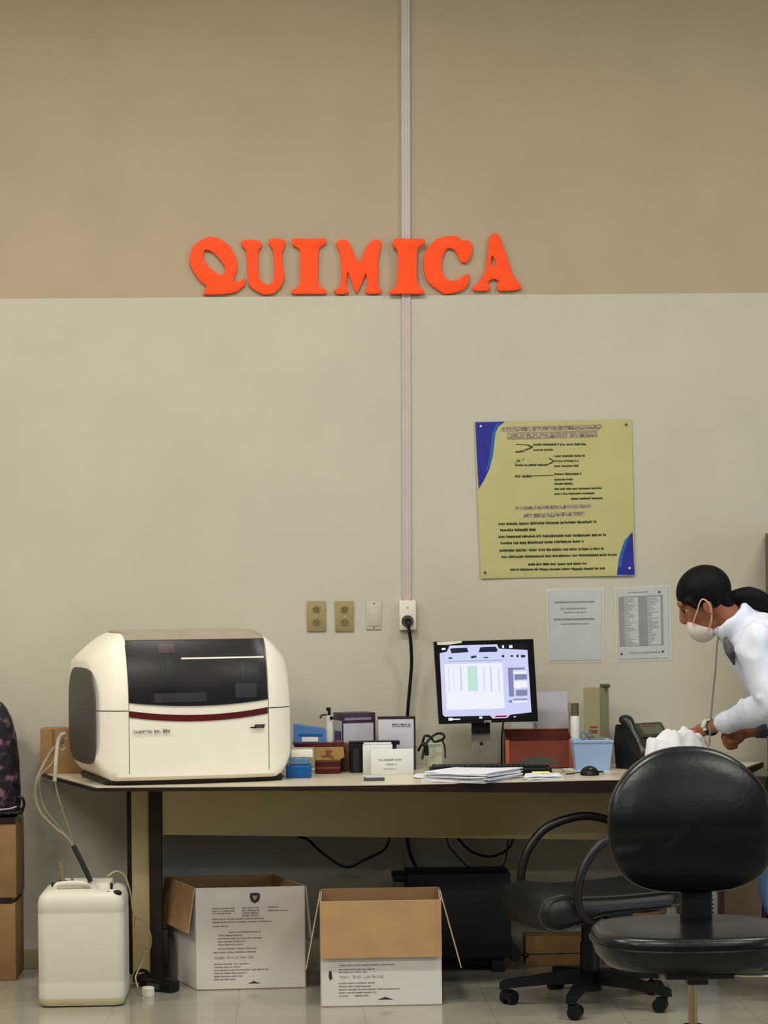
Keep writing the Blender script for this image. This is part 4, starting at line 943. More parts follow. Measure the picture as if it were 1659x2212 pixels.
loft(bm, R); jb = obj('body', bm, m_jc, t, ang=50)
bm = BM(); loft(bm, [rrect(hw-.022, jd/2-.022, .03, 0), rrect(hw-.008, jd/2-.008, .036, .005), rrect(hw-.001, jd/2-.001, .038, .018), rrect(hw, jd/2, .038, .0318)]); obj('base_band', bm, m_jb, t)
bm = BM(); loft(bm, [rrect(hw*.62, jd*.28, .02, zt-.002, cx=cx+.01, cy=cy+.03), rrect(hw*.58, jd*.26, .02, zt+.018, cx=cx+.01, cy=cy+.03)]); obj('raised_collar', bm, m_jc, t)
bm = BM(); tube(bm, [V((cx-.10, cy-.07, zt-.004)), V((cx-.08, cy-.07, zt+.018)), V((cx+.02, cy-.07, zt+.018)), V((cx+.045, cy-.07, zt-.004))], .010, 10); obj('handle', bm, m_jc, t)
p = V((atY(137, 1910, cy).x, cy, zt)); bm = BM(); cyl(bm, p, .018, .022, 16); cyl(bm, p+V((-.035, 0, 0)), .009, .014, 12); obj('fitting', bm, m_slot, t)
bm = BM()
for x, y in ((233, 1931), (253, 1929)): p = atY(x, y, Yj+.03); ell(bm, (p.x, p.y, p.z), (.017, .014, .011))
p = atY(240, 1917, Yj+.05); box(bm, (p.x-.004, p.y, zt-.01), (p.x+.006, p.y+.01, zt+.022), .002); obj('clip', bm, m_slot, t)
# drain tubes
m_tb = mat('milky_tube', (176, 168, 146), .3, alpha=.85); m_tb2 = mat('greyish_tube', (128, 120, 96), .35); m_ty = mat('yellowish_tube', (196, 180, 130), .3)
def tubething(lab, parts, mt, name='drain_tube', cat='tube', grp=None):
    bm = BM()
    for pts, r in parts: tube(bm, [atY(*p) for p in pts], r, 8)
    o = obj(name, bm, mt); tag(o, lab, cat, grp); return o
Yt = -.75
tubething('thick grey drain tube curving outermost from the analyzer down to the black sleeve', [([(137, 1600, -.6), (118, 1615, -.65), (98, 1645, -.72), (80, 1685, -.75), (76, 1720, Yt), (88, 1756, Yt), (118, 1788, Yt), (143, 1808, Yt), (160, 1832, Yt)], .0062)], m_tb2, grp='analyzer drain tubes')
tubething('thin pale drain tube inside the thick one, left of the table leg', [([(137, 1596, -.6), (124, 1618, -.66), (112, 1650, -.73), (86, 1678, Yt), (88, 1718, Yt+.01), (98, 1750, Yt+.01), (130, 1790, Yt+.012), (160, 1830, Yt+.012)], .0034)], m_tb2, grp='analyzer drain tubes')
tubething('white flattened tube hanging straight over the clipped table corner', [([(135, 1588, -.6), (126, 1600, -.66), (121, 1640, -.74), (118, 1688, -.76)], .0075)], m_tb, grp='analyzer drain tubes')
tubething('thin tube slanting from the table corner to the black sleeve', [([(118, 1686, -.74), (126, 1722, Yt), (140, 1765, Yt), (152, 1800, Yt), (160, 1835, Yt)], .0032)], m_tb2, grp='analyzer drain tubes')
tubething('coiled pale tube bundle at the left back of the analyzer', [([(142, 1584, -.6), (131, 1588, -.6), (126, 1606, -.6), (133, 1620, -.6), (143, 1615, -.6)], .006), ([(144, 1596, -.58), (134, 1600, -.59), (138, 1612, -.6)], .004)], m_tb, name='tube_bundle', grp=None)
bm = BM(); tube(bm, [atY(159, 1828, -.75), atY(178, 1866, -.78), atY(196, 1904, -.80)], .0095, 12); o = obj('tube_sleeve', bm, m_slot); tag(o, 'black rigid sleeve leading the tubes into the jerrycan', 'sleeve')
tubething('short grey tube standing up from the left fitting of the jerrycan', [([(136, 1903, cy), (134, 1880, cy), (131, 1864, cy)], .008), ([(148, 1872, cy), (152, 1886, cy), (157, 1903, cy)], .005)], m_tb2, 'vent_tube')
tubething('thin yellowish tube looping from the jerrycan down beside the table leg', [([(232, 1892, -.8), (252, 1882, -.75), (270, 1893, -.7), (282, 1930, -.66), (289, 1975, -.6), (310, 1992, -.5), (325, 2020, -.48), (323, 2050, -.48), (308, 2056, -.48), (297, 2035, -.5), (291, 2000, -.54), (292, 1978, -.57)], .0028), ([(316, 2054, -.48), (304, 2085, -.5), (293, 2110, -.55), (298, 2134, -.62)], .0028)], m_ty, 'tube_loop')
# adapter, clamp and cap on the floor
p = atZ(355, 2141, 0)
t = thing('power_brick', 'black power brick lying on the floor by the table leg', 'adapter', p, radians(-38))
bm = BM(); box(bm, (-.075, -.028, .001), (.055, .028, .042), .008); obj('body', bm, m_dark, t, local=True)
bm = BM(); box(bm, (-.06, -.0285, .010), (.0, -.0275, .03)); obj('label', bm, mat('dark_grey_label', (62, 64, 64), .5), t, local=True)
p = atZ(313, 2131, 0)
t = thing('cable_clamp', 'black coiled plug and cord on the floor beside the jerrycan', 'plug', p)
bm = BM(); ell(bm, (p.x, p.y, .026), (.026, .022, .026)); tube(bm, [V((p.x-.01, p.y, .02)), V((p.x-.035, p.y, .03)), V((p.x-.03, p.y, .055)), V((p.x, p.y, .06)), V((p.x+.03, p.y-.01, .035))], .006, 8); obj('body', bm, m_slot, t)
p = atZ(320, 2151, 0)
t = thing('white_cap', 'small white screw cap on the floor in front of the black plug', 'cap', p)
bm = BM(); lathe(bm, p, [(.022, 0), (.0225, .003), (.0225, .03), (.020, .033)], 28); obj('cap', bm, m_whp, t)
bm = BM()
for k in range(28): a = 2*pi*k/28; box(bm, (-.0007, .0222, .004), (.0007, .0232, .028), 0, 1, Matrix.Translation(p) @ Matrix.Rotation(a, 4, 'Z'))
g_ = obj('grip_ribs', bm, m_whp, t)
# ------------------------------------------------------------ open cartons
m_bw = mat('white_carton', (208, 203, 198), .6, var=.03); m_bb2 = mat('brown_carton_inside', (172, 136, 94), .85, var=.07, scale=14)
m_prt = mat('carton_print', (152, 146, 140), .7); m_shd = mat('shield_black', (52, 46, 44), .6); m_shl = mat('shield_grey', (150, 140, 132), .6)
def panel(bm, P, n, th=.0016):
    """two skins: white outside (mat 0), brown inside (mat 1); n points to the brown side"""
    prism(bm, P, n*th, 0); prism(bm, [V(p)+n*th for p in P], n*th, 1)
def carton(lab, FL, FR, BL, h, flaps, big):
    BR = BL+(FR-FL); c = (FL+BR)/2; t = thing('open_carton', lab, 'box', (c.x, c.y, 0), 0, 'open white cartons under the table')
    up = V((0, 0, h)); zz = V((0, 0, .001))
    def nrm(a, b): d = (b-a); n = V((-d.y, d.x, 0)).normalized(); return n if n.dot(c-(a+b)/2) > 0 else -n
    for nm, a, b in (('front_wall', FL, FR), ('side_wall', BL, FL), ('side_wall', FR, BR), ('back_wall', BL, BR)):
        n = nrm(a, b); bm = BM(); panel(bm, [a+zz, b+zz, b+up, a+up], n); w = obj(nm, bm, [m_bw, m_bb2], t, smooth=False)
        if nm == 'front_wall': fw = w
        key = nm+('' if nm != 'side_wall' else ('L' if a is BL or (a-BL).length < 1e-6 else 'R'))
        if key in flaps:
            l, ph, tw = flaps[key]; o = -n; A, B = a+up, b+up; dv = o*sin(ph)*l-ZZ*cos(ph)*l
            bm = BM(); P = [A+o*.003, B+o*.003, B+o*.003+dv, A+o*.003+dv]; nn = (o*cos(ph)+ZZ*sin(ph)).normalized()
            panel(bm, P, nn); obj('flap', bm, [m_bw, m_bb2], t, smooth=False)
    bm = BM(); prism(bm, [p+V((0, 0, .0012)) for p in (FL, FR, BR, BL)], (0, 0, .003), 1); obj('bottom', bm, [m_bw, m_bb2], t, smooth=False)
    q = Quad(FL+up, FR+up, FL+zz, FR+zz)
    bm = BM()
    if big:
        rows = [(.15, .195, .36), (.15, .22, .36), (.15, .245, .33), (.42, .195, .58), (.42, .22, .58), (.42, .245, .58), (.42, .27, .58), (.66, .19, .76), (.66, .225, .84), (.15, .30, .62), (.15, .33, .70), (.15, .37, .3), (.30, .43, .6), (.2, .46, .42), (.2, .49, .6), (.2, .52, .45), (.2, .55, .42), (.2, .59, .55), (.15, .625, .55), (.16, .74, .48), (.16, .77, .40), (.16, .80, .66), (.16, .83, .46), (.16, .86, .42), (.16, .89, .36)]
        for i, (a, b, a1) in enumerate(rows): strokes(bm, q, a, b, a1, b+.016, .0005, 0, 1.5, 1, i)
        strokes(bm, q, .16, .67, .52, .70, .0005, 0, .7, .6, 77)
        obj('print', bm, m_prt, fw, recalc=False)
        bm = BM(); sh = [(.495, .062), (.54, .055), (.585, .062), (.588, .10), (.575, .14), (.54, .162), (.505, .14), (.492, .10)]; poly_patch(bm, q, sh, .0008); poly_patch(bm, q, [(.52, .085), (.56, .085), (.557, .11), (.54, .13), (.523, .11)], .0014, 1)
        poly_patch(bm, q, [(.47, .945), (.52, .925), (.585, .945)], .0008); poly_patch(bm, q, [(.52, .925), (.53, .925), (.53, .915), (.52, .915)], .0008); obj('shield_emblem', bm, [m_shd, m_shl], fw)
    else:
        rows = [(.15, .60, .62), (.15, .64, .45), (.15, .665, .38), (.15, .77, .45), (.15, .80, .42), (.15, .83, .66), (.15, .86, .46), (.15, .89, .24), (.28, .89, .4)]
        for i, (a, b, a1) in enumerate(rows): strokes(bm, q, a, b, a1, b+.015, .0005, 0, 1.6, 1, i+30)
        strokes(bm, q, .16, .70, .52, .735, .0005, 0, .7, .6, 79)
        obj('print', bm, m_prt, fw, recalc=False)
        bm = BM(); poly_patch(bm, q, [(.47, .94), (.53, .915), (.60, .94)], .0008); obj('arrow_mark', bm, m_shd, fw); bm = BM(); poly_patch(bm, q, [(.072, .66), (.09, .66), (.098, .73), (.078, .75), (.066, .71)], .0008); obj('drop_mark', bm, m_shd, fw)
    return t
FL, FR, BL = atZ(425, 2140, 0), atZ(661, 2134, 0), atZ(362, 2106, 0)
carton('open white carton with small grey print and a dark shield, by the left table leg', FL, FR, BL, .383, {'side_wallL': (.17, radians(9), 0), 'side_wallR': (.20, radians(6), 0), 'back_wall': (.18, radians(8), 0)}, True)
FL, FR = atZ(693, 2176, 0), atZ(955, 2171, 0); BL = FL+V((.012, .34, 0))
carton('open white carton with a tan flap folded down over its front, under the table', FL, FR, BL, .378, {'front_wall': (.202, radians(3), 0), 'side_wallL': (.245, radians(11), 0), 'side_wallR': (.255, radians(15), 0), 'back_wall': (.18, radians(4), 0)}, False)
# ------------------------------------------------------------ black tower behind
m_blk = mat('matt_black_case', (10, 10, 11), .6)
Yk = -.30; x0, x1 = atY(880, 1980, Yk).x, atY(1104, 1980, Yk).x; zb, zt = atY(1030, 2071, Yk).z, atY(1000, 1887, Yk).z
t = thing('black_case', 'matt black equipment case on short feet behind the open cartons', 'equipment case', ((x0+x1)/2, Yk+.1, 0))
bm = BM(); box(bm, (x0, Yk, zb), (x1, Yk+.22, zt), .006); bc = obj('casing', bm, m_blk, t)
bm = BM(); box(bm, (atY(850, 1898, Yk).x, Yk+.01, zt-.03), (x0+.01, Yk+.2, zt-.008), .004); obj('top_ledge', bm, m_blk, t)
for xx in (x0+.04, x1-.05):
    bm = BM(); box(bm, (xx-.025, Yk+.02, 0), (xx+.025, Yk+.2, zb+.002), .003); obj('foot', bm, m_blk, t)
bm = BM(); P = [atY(x, y, Yk+.01) for x, y in ((1103, 2020), (1110, 2040), (1127, 2058), (1124, 2070), (1103, 2072))]; prism(bm, P, (0, .15, 0)); obj('side_fin', bm, m_blk, t)
bm = BM(); p = atY(1136, 2064, Yk+.05); ell(bm, p, (.012, .012, .011)); tube(bm, [p, p+V((-.03, .02, .004))], .004, 6, False); obj('thumb_knob', bm, m_blk, t)
# ------------------------------------------------------------ loose cables
def cab(lab, pts, r): tubething(lab, [(pts, r)], m_dark, 'cable', 'cable', 'cables hanging under the table')
y_ = -.12
cab('black cable sagging below the table above the shield carton', [(600, 1770, y_), (640, 1804, y_), (665, 1814, y_), (700, 1845, y_), (748, 1873, y_), (790, 1856, y_), (828, 1837, y_), (842, 1810, y_), (845, 1770, y_)], .0052)
cab('black cable making the upper sag below the table above the black case', [(960, 1770, y_), (990, 1812, y_), (1020, 1840, y_), (1060, 1850, y_), (1095, 1836, y_), (1108, 1812, y_), (1112, 1770, y_)], .005)
cab('thinner dark cable sagging lowest, just above the black case', [(985, 1790, y_), (966, 1816, y_), (985, 1846, y_), (1018, 1875, y_), (1058, 1879, y_), (1088, 1866, y_), (1096, 1830, y_), (1100, 1780, y_)], .003)
# ------------------------------------------------------------ things behind the chairs
t = thing('cardboard_box', 'brown cardboard box seen in the gap under the rear chair seat', 'box', (atY(1398, 2100, -.4).x, -.35, 0))
bm = BM(); pbox(bm, 1366, 1958, 1425, 2100, -.42, .12, .003, .0005); obj('body', bm, m_card, t)
t = thing('cardboard_box', 'low brown cardboard box on the floor behind the rear chair base', 'box', (atY(1230, 2080, -.25).x, -.2, 0))
bm = BM(); pbox(bm, 1136, 2022, 1300, 2080, -.16, .12, .003, .0005); b = obj('body', bm, m_card, t); bm = BM(); pbox(bm, 1136, 2059, 1300, 2061, -.1605, .0006); obj('seam', bm, m_slot, b)
m_bag = mat('grey_plastic_bag', (176, 170, 160), .25, var=.2, scale=12, bump=.6, bscale=25)
p = atY(1455, 2050, -.5); o = obj('plastic_bag', lump(p.x, -.45, .001, .055, .05, atY(1450, 1945, -.45).z, 8), m_bag); tag(o, 'crumpled grey plastic bag between the two chairs on the floor', 'bag')
t = thing('continuous_paper', 'white continuous printer paper with punched edge leaning behind the front chair', 'paper', (atY(1530, 2080, -.2).x, -.2, 0))
bm = BM(); P = [atY(x, y, -.22) for x, y in ((1490, 1915), (1546, 1915), (1562, 1998), (1565, 2060), (1490, 2060))]; prism(bm, [(p.x, p.y, max(.001, p.z) if i < 3 else .001) for i, p in enumerate(P)], (0, .10, 0)); b = obj('sheet', bm, m_pa, t, smooth=False)
bm = BM()
for k in range(9): p = atY(1537.5+k*.6, 1926+k*9, -.2205); cyl(bm, p, .0035, .0008, 10, axis=(0, -1, 0))
obj('punched_holes', bm, m_ink2, b)
_ = mat('dark_cardboard', (112, 90, 72), .8, var=.08, scale=14)
# ------------------------------------------------------------ chairs
m_lea = mat('black_leather', (9, 11, 15), .30, var=.12, scale=8, bump=.05, bscale=70, spec=.42); m_fab = mat('black_seat_fabric', (18, 20, 22), .5, var=.2, scale=14)
m_plb = mat('chair_black_plastic', (11, 11, 12), .4, var=.1, spec=.35); m_arm = mat('dark_arm_plastic', (20, 13, 15), .4); m_chr = mat('dull_chrome', (168, 150, 126), .22, metal=.85); m_pip = mat('seat_piping', (46, 46, 44), .4)
def star(t, angs, r, zt, hub):
    for a in angs:
        T = Matrix.Rotation(a, 4, 'Z'); bm = BM(); R = []
        for x, w, z0, z1 in ((.0, .028, zt-.055, zt), (.06, .028, zt-.05, zt-.004), (.16, .022, zt-.052, zt-.016), (r-.02, .017, .062, .092), (r+.012, .019, .056, .086), (r+.025, .012, .056, .078)):
            R.append([T @ V((x, -w, z0)), T @ V((x, w, z0)), T @ V((x, w*.8, z1)), T @ V((x, -w*.8, z1))])
        loft(bm, R); lg = obj('base_leg', bm, m_plb, t, local=True)
        bm = BM(); c = T @ V((r, 0, 0)); ca = random.random()*2*pi; ax = V((cos(ca), sin(ca), 0)); fr = V((-sin(ca), cos(ca), 0))*.014
        for s_ in (-1, 1): cyl(bm, c+fr+ax*(s_*.009+(-.0 if s_ > 0 else -.016))+V((0, 0, .0255)), .025, .016, 20, axis=ax)
        box(bm, (-.011, -.012, .018), (.011, .03, .052), .005, 2, Matrix.Translation(c) @ Matrix.Rotation(ca, 4, 'Z')); cyl(bm, c+V((0, 0, .045)), .006, .03, 10)
        obj('caster', bm, m_plb, lg, local=True)
    bm = BM(); cyl(bm, (0, 0, .05), .042, zt-.04, 24, .034); obj('hub', bm, m_plb, t, local=True)
pr_ = atZ(1275, 2168, 0)
t = thing('office_chair', 'rear black armed office chair facing left, half hidden by the front chair', 'office chair', (pr_.x, pr_.y, 0), radians(195.6))
rr = t.rotation_euler.z
star(t, [radians(d)-rr for d in (178, 250, 322, 34, 106)], .30, .125, 0)
bm = BM(); cyl(bm, (0, 0, .12), .036, .10, 24, .034); cyl(bm, (0, 0, .20), .030, .12, 24, .029); obj('gas_column', bm, m_plb, t, local=True)
bm = BM(); box(bm, (-.13, -.09, .315), (.10, .09, .345), .006); box(bm, (-.2, -.03, .32), (-.05, .03, .34), .003); obj('seat_mechanism', bm, m_plb, t, local=True)
bm = BM(); tube(bm, [V((-.02, .08, .32)), V((-.05, .18, .305)), V((-.10, .24, .30))], .006, 8); tube(bm, [V((-.09, .23, .30)), V((-.13, .26, .295))], .011, 8); obj('height_lever', bm, m_plb, t, local=True)
sp = [(-.27, .40), (-.265, .435), (-.15, .428), (0, .422), (.12, .425), (.20, .438), (.262, .42), (.288, .36), (.268, .305), (.215, .287), (.15, .30), (.08, .335), (0, .352), (-.15, .36), (-.25, .37)]
sp = [(p.x, p.y) for p in closed_smooth(sp, 4)]
bm = BM(); R = []; cz = .375
for k in range(17):
    v = -1+2*k/16; e = (1-abs(v)**3.2); sx = .80+.20*e**.6; sz = .30+.70*e**.45
    R.append([V((x*sx, v*.245, cz+(z-cz)*sz)) for x, z in sp])
loft(bm, R); st = obj('seat', bm, m_fab, t, local=True, ang=60)
bm = BM(); tube(bm, [V((x*.985, .226, cz+(z-cz)*.80)) for x, z in sp+[sp[0]]], .004, 6, False); obj('seat_piping', bm, m_pip, st, local=True)
for s_ in (-1, 1):
    bm = BM(); tube(bm, [V((x, s_*y, z)) for x, y, z in ((.04, .17, .335), (.10, .235, .335), (.148, .262, .38), (.155, .264, .45), (.128, .262, .53), (.075, .26, .595), (.0, .258, .63), (-.10, .255, .645), (-.20, .25, .62), (-.26, .22, .56))], [.012, .013, .0145, .0155, .016, .016, .016, .016, .015, .012], 14)
    obj('armrest', bm, m_arm, t, local=True)
def pad(bm, hx, hz, th, zc, yc, ax, n=48, exp=2.6, top=0, bulge=.03):
    """rounded cushion in the local plane; ax maps (u, depth, v) to local"""
    R = []
    for f, s in ((-1, .93), (-.8, .975), (-.3, 1), (.3, 1), (.8, .975), (1, .93), (1.35, .72), (1.55, .4), (1.6, .03)):
        ring = []
        for k in range(n):
            a = 2*pi*k/n; ee = exp if sin(a) > 0 else exp+.75; u = hx*abs(cos(a))**(2/ee)*(1 if cos(a) > 0 else -1); v = hz*abs(sin(a))**(2/ee)*(1 if sin(a) > 0 else -1)
            u *= 1-top*max(0, v/hz)**1.6
            d = f*th/2 if abs(f) <= 1 else th/2+(f-1)*bulge
            ring.append(ax(u*s, d, v*s))
        R.append(ring)
    R.insert(0, [ax(0+(0), -th/2, 0)+(p-ax(0, -th/2, 0))*.02 for p in R[0]])
    loft(bm, R)
bm = BM(); pad(bm, .20, .15, .05, 0, 0, lambda u, d, v: V((-.275+d-.03*v, u, .665+v))); obj('backrest', bm, m_fab, t, local=True)
bm = BM(); tube(bm, [V((-.15, 0, .335)), V((-.27, 0, .34)), V((-.33, 0, .40)), V((-.325, 0, .62))], .02, 10); obj('back_bar', bm, m_plb, t, local=True)
# front chair
YS = -3.05; cxp = atY(1495, 2050, YS)
t = thing('office_chair', 'front black leather swivel chair without arms, facing the camera', 'office chair', (cxp.x, YS, 0), 0)
star(t, [radians(d) for d in (-90, -18, 54, 126, 198)], .29, .13, 0)
zs = atY(1495, 2030, YS-.2).z
bm = BM(); cyl(bm, (0, 0, .10), .026, .215, 24, .024); bm_ = bm; obj('column_sleeve', bm_, m_plb, t, local=True)
bm = BM(); cyl(bm, (0, 0, .306), .0275, .022, 24); obj('collar', bm, m_slot, t, local=True)
bm = BM(); cyl(bm, (0, 0, .26), .0125, zs-.26-.10, 20); obj('gas_rod', bm, m_chr, t, local=True)
bm = BM(); box(bm, (-.09, -.12, zs-.118), (.09, .13, zs-.095), .004); box(bm, (-.018, -.03, zs-.148), (.038, .03, zs-.115), .004); obj('seat_mechanism', bm, m_plb, t, local=True)
bm = BM(); tube(bm, [V((.05, -.06, zs-.110)), V((.12, -.12, zs-.108)), V((.22, -.16, zs-.100)), V((.29, -.17, zs-.096))], [.006, .007, .009, .009], 10, flat=.6); obj('height_lever', bm, mat('bright_metal', (225, 222, 220), .15, metal=.6), t, local=True)
# seat: superellipse plan with a soft rolled rim
def seatmesh(hx, hy, prof, n=64, exp=2.7):
    bm = BM(); R = []
    for s, z in prof: R.append([V((hx*s*abs(cos(a))**(2/exp)*(1 if cos(a) > 0 else -1), hy*s*abs(sin(a))**(2/exp)*(1 if sin(a) > 0 else -1)+.01, z)) for a in [2*pi*k/n for k in range(n)]])
    loft(bm, R); return bm
W2 = (1495-1276)/S(YS)
so = seatmesh(W2, .235, [(.03, zs-.096), (.70, zs-.096), (.86, zs-.09), (.95, zs-.066), (.985, zs-.03), (.99, zs-.018), (.965, zs-.004), (.92, zs+.003), (.84, zs+.001), (.6, zs-.005), (.3, zs-.009), (.03, zs-.010)])
so = obj('seat', so, m_lea, t, local=True, ang=60)
bm = BM(); tube(bm, [V((W2*.995*abs(cos(a))**(2/2.7)*(1 if cos(a) > 0 else -1), .235*.995*abs(sin(a))**(2/2.7)*(1 if sin(a) > 0 else -1)+.01, zs-.030)) for a in [2*pi*k/64 for k in range(65)]], .0035, 8, False); obj('seat_piping', bm, m_lea, so, local=True)
Yb = YS+.20; a = atY(1491, 1615, Yb); z1 = a.z; z0 = atY(1491, 1926, Yb).z; hx = (1657-1310)/2/S(Yb)*1.045; cxb = a.x-cxp.x
hz = (z1-z0)/2; zc = (z1+z0)/2
bm = BM(); pad(bm, hx, hz, .05, 0, 0, lambda u, d, v: V((cxb+u, .20-d+.06*(v/hz)**2*.4-.012*math.exp(-((v/hz+.28)/.10)**2)*-1*(1 if d > 0 else 0)+.035*(v/hz), zc+v)), 72, 2.35, .17, .022)
bk = obj('backrest', bm, m_lea, t, local=True, ang=60)
bm = BM(); pad(bm, hx*.985, hz*.985, .018, 0, 0, lambda u, d, v: V((cxb+u, .235-d+.06*(v/hz)**2*.4+.035*(v/hz), zc+v)), 72, 2.35, .17, .004); obj('back_shell', bm, m_plb, bk, local=True)
hwS = (1537-1470)/2/S(Yb-.02)
bm = BM(); box(bm, (cxb-hwS+.012, .185, zs-.03), (cxb+hwS+.012, .225, zc-.02), .006); obj('back_bar', bm, m_blk, t, local=True)
# ------------------------------------------------------------ person
m_skin = mat('brown_skin', (150, 96, 68), .5, var=.05, spec=.35); m_coat = mat('white_coat_cloth', (216, 223, 240), .8, var=.015, bump=.12, bscale=14)
m_hair = mat('black_hair', (5, 5, 6), .6, var=.3, scale=50, spec=.18, bump=.3, bscale=60); m_mask = mat('pale_mask', (216, 208, 202), .7, var=.03); m_trs = mat('blue_trouser_cloth', (74, 104, 146), .85, var=.06, scale=10)
m_shoe = mat('white_shoe', (210, 208, 205), .5); m_shirt = mat('dark_grey_shirt', (84, 80, 84), .8, var=.3, scale=40); m_strap = mat('mask_strap', (214, 170, 146), .6)
YPn = -.90
def A(px, py, Y=YPn): return atY(px, py, Y)
ft = A(1765, 2190); 
t = thing('person', 'person in a white coat and pale mask bending over the table end, black ponytail', 'person', (ft.x, YPn, 0))
Fv = V((-.86*cos(radians(14)), .86*sin(radians(14)), -.50)).normalized(); Uv = V((-.50, .0, .86)); Uv = (Uv-Fv*Uv.dot(Fv)).normalized(); Lv = Uv.cross(Fv).normalized()
HCc = A(1519, 1289, YPn)
HT = Matrix((Fv, Lv, Uv)).transposed().to_4x4()
def hp(f, l, u): return HCc+Fv*f+Lv*l+Uv*u
def he(bm, f, l, h, r, **k): ell(bm, hp(f, l, h), r, HT, **k)
near = -1 if Lv.y > 0 else 1       # side of the head turned to the camera
bm = BM()
he(bm, -.006, 0, .012, (.092, .073, .086)); he(bm, .035, 0, -.028, (.058, .060, .072)); he(bm, .042, 0, -.078, (.046, .046, .045)); he(bm, .066, 0, -.104, (.024, .026, .020)); he(bm, .018, 0, -.098, (.040, .042, .036))
he(bm, .062, .02, -.045, (.03, .022, .03)); he(bm, .062, -.02, -.045, (.03, .022, .03)); he(bm, .078, 0, .02, (.018, .045, .02))
tube(bm, [hp(.088, 0, .005), hp(.106, 0, -.035), hp(.09, 0, -.052)], [.007, .013, .012], 10)   # nose
he(bm, .088, 0, -.072, (.012, .022, .006)); he(bm, .086, 0, -.083, (.011, .02, .006))           # lips
for s_ in (-1, 1):
    ax = HT @ Matrix.Rotation(radians(-12), 4, 'Y'); ell(bm, hp(.0, s_*.074, -.030), (.018, .007, .031), ax); ell(bm, hp(.002, s_*.073, -.055), (.010, .007, .012), ax)
nb = A(1594, 1356); ch = A(1690, 1450); pv = A(1790, 1650)
tube(bm, [hp(-.025, 0, -.045), hp(-.045, 0, -.085)*.5+nb*.5+V((-.01, 0, 0)), nb, nb.lerp(ch, .4)], [.056, .052, .056, .08], 16)
tube(bm, [nb.lerp(ch, .3), ch, ch.lerp(pv, .5), pv], [.08, .115, .11, .125], 18)
# legs
kn = []; an = []
for s_, dx in ((-1, 0), (1, 12)):
    hipp = pv+V((0, s_*.085, -.03)); k_ = A(1688+dx, 1925, YPn)+V((0, s_*.10, 0)); a_ = A(1772+dx*3, 2155, YPn)+V((0, s_*.11, 0)); a_.z = .085
    tube(bm, [hipp, hipp.lerp(k_, .5), k_, k_.lerp(a_, .35), a_], [.082, .075, .054, .053, .036], 14); kn.append(k_); an.append((hipp, k_, a_))
    ell(bm, a_+V((-.06, 0, -.05)), (.11, .04, .034))
# arms: near (camera side) and far
Nsh = A(1628, 1392, -1.07); Nel = A(1668, 1520, -1.11); Nwr = A(1540, 1570, -.67); Nha = A(1512, 1579, -.555)
Fsh = A(1648, 1380, -.71); Fel = A(1722, 1550, -.63); Fwr = A(1616, 1580, -.66); Fha = A(1588, 1586, -.67)
tube(bm, [Nsh, Nsh.lerp(Nel, .5), Nel, Nel.lerp(Nwr, .4), Nwr, Nha], [.05, .043, .036, .035, .024, .026], 14)
tube(bm, [Fsh, Fsh.lerp(Fel, .5), Fel, Fel.lerp(Fwr, .4), Fwr, Fha], [.05, .043, .036, .035, .024, .028], 14)
def finger(pts, r0=.0085, r1=.0068): tube(bm, pts, [r0, r0*.98, (r0+r1)/2, r1][:len(pts)], 10, True, 5)
# near hand, flat and slightly curled over the cloth
ell(bm, Nha+V((-.008, 0, .0)), (.040, .038, .017), Matrix.Rotation(radians(-12), 4, 'Y'))
for i, (dy, l) in enumerate(((-.028, .062), (-.010, .074), (.009, .080), (.027, .072))):
    o = Nha+V((-.035, dy, .002)); finger([o, o+V((-l*.42, dy*.25, .000)), o+V((-l*.78, dy*.3, -.014)), o+V((-l, dy*.35, -.032))])
o = Nha+V((.008, -.034, -.004)); finger([o, o+V((-.02, -.018, -.010)), o+V((-.042, -.022, -.022)), o+V((-.058, -.016, -.034))], .010, .008)
# far hand, closed fist
ell(bm, Fha+V((-.006, 0, -.006)), (.048, .044, .036), Matrix.Rotation(radians(-15), 4, 'Y'))
for i, dy in enumerate((-.036, -.016, .004, .023)):
    l = (.9, 1, .97, .85)[i]; o = Fha+V((-.030+i*.007, dy, .006-i*.001)); finger([o, o+V((-.020*l, -.002, -.022)), o+V((-.006, -.004, -.052*l)), o+V((.024, -.002, -.050*l))], .0108, .0095)
o = Fha+V((.012, -.040, -.004)); finger([o, o+V((-.014, -.014, -.012)), o+V((-.032, -.012, -.018)), o+V((-.046, -.002, -.016))], .0105, .0085)
body = remeshed('body', bm, m_skin, t, .0042, 3, .4)
# hair cap
bm = BM(); he(bm, -.012, 0, .017, (.102, .084, .094), u=40, v=28)
P0 = hp(.088, 0, .027); P1 = hp(-.032, 0, -.061); d = (P1-P0).normalized(); n = d.cross(Lv).normalized()
if n.dot(Uv) < 0: n = -n
g = bmesh.ops.bisect_plane(bm, geom=bm.verts[:]+bm.edges[:]+bm.faces[:], plane_co=P0, plane_no=n, clear_inner=True)
ed = [e for e in bm.edges if e.is_boundary]; bmesh.ops.holes_fill(bm, edges=ed)
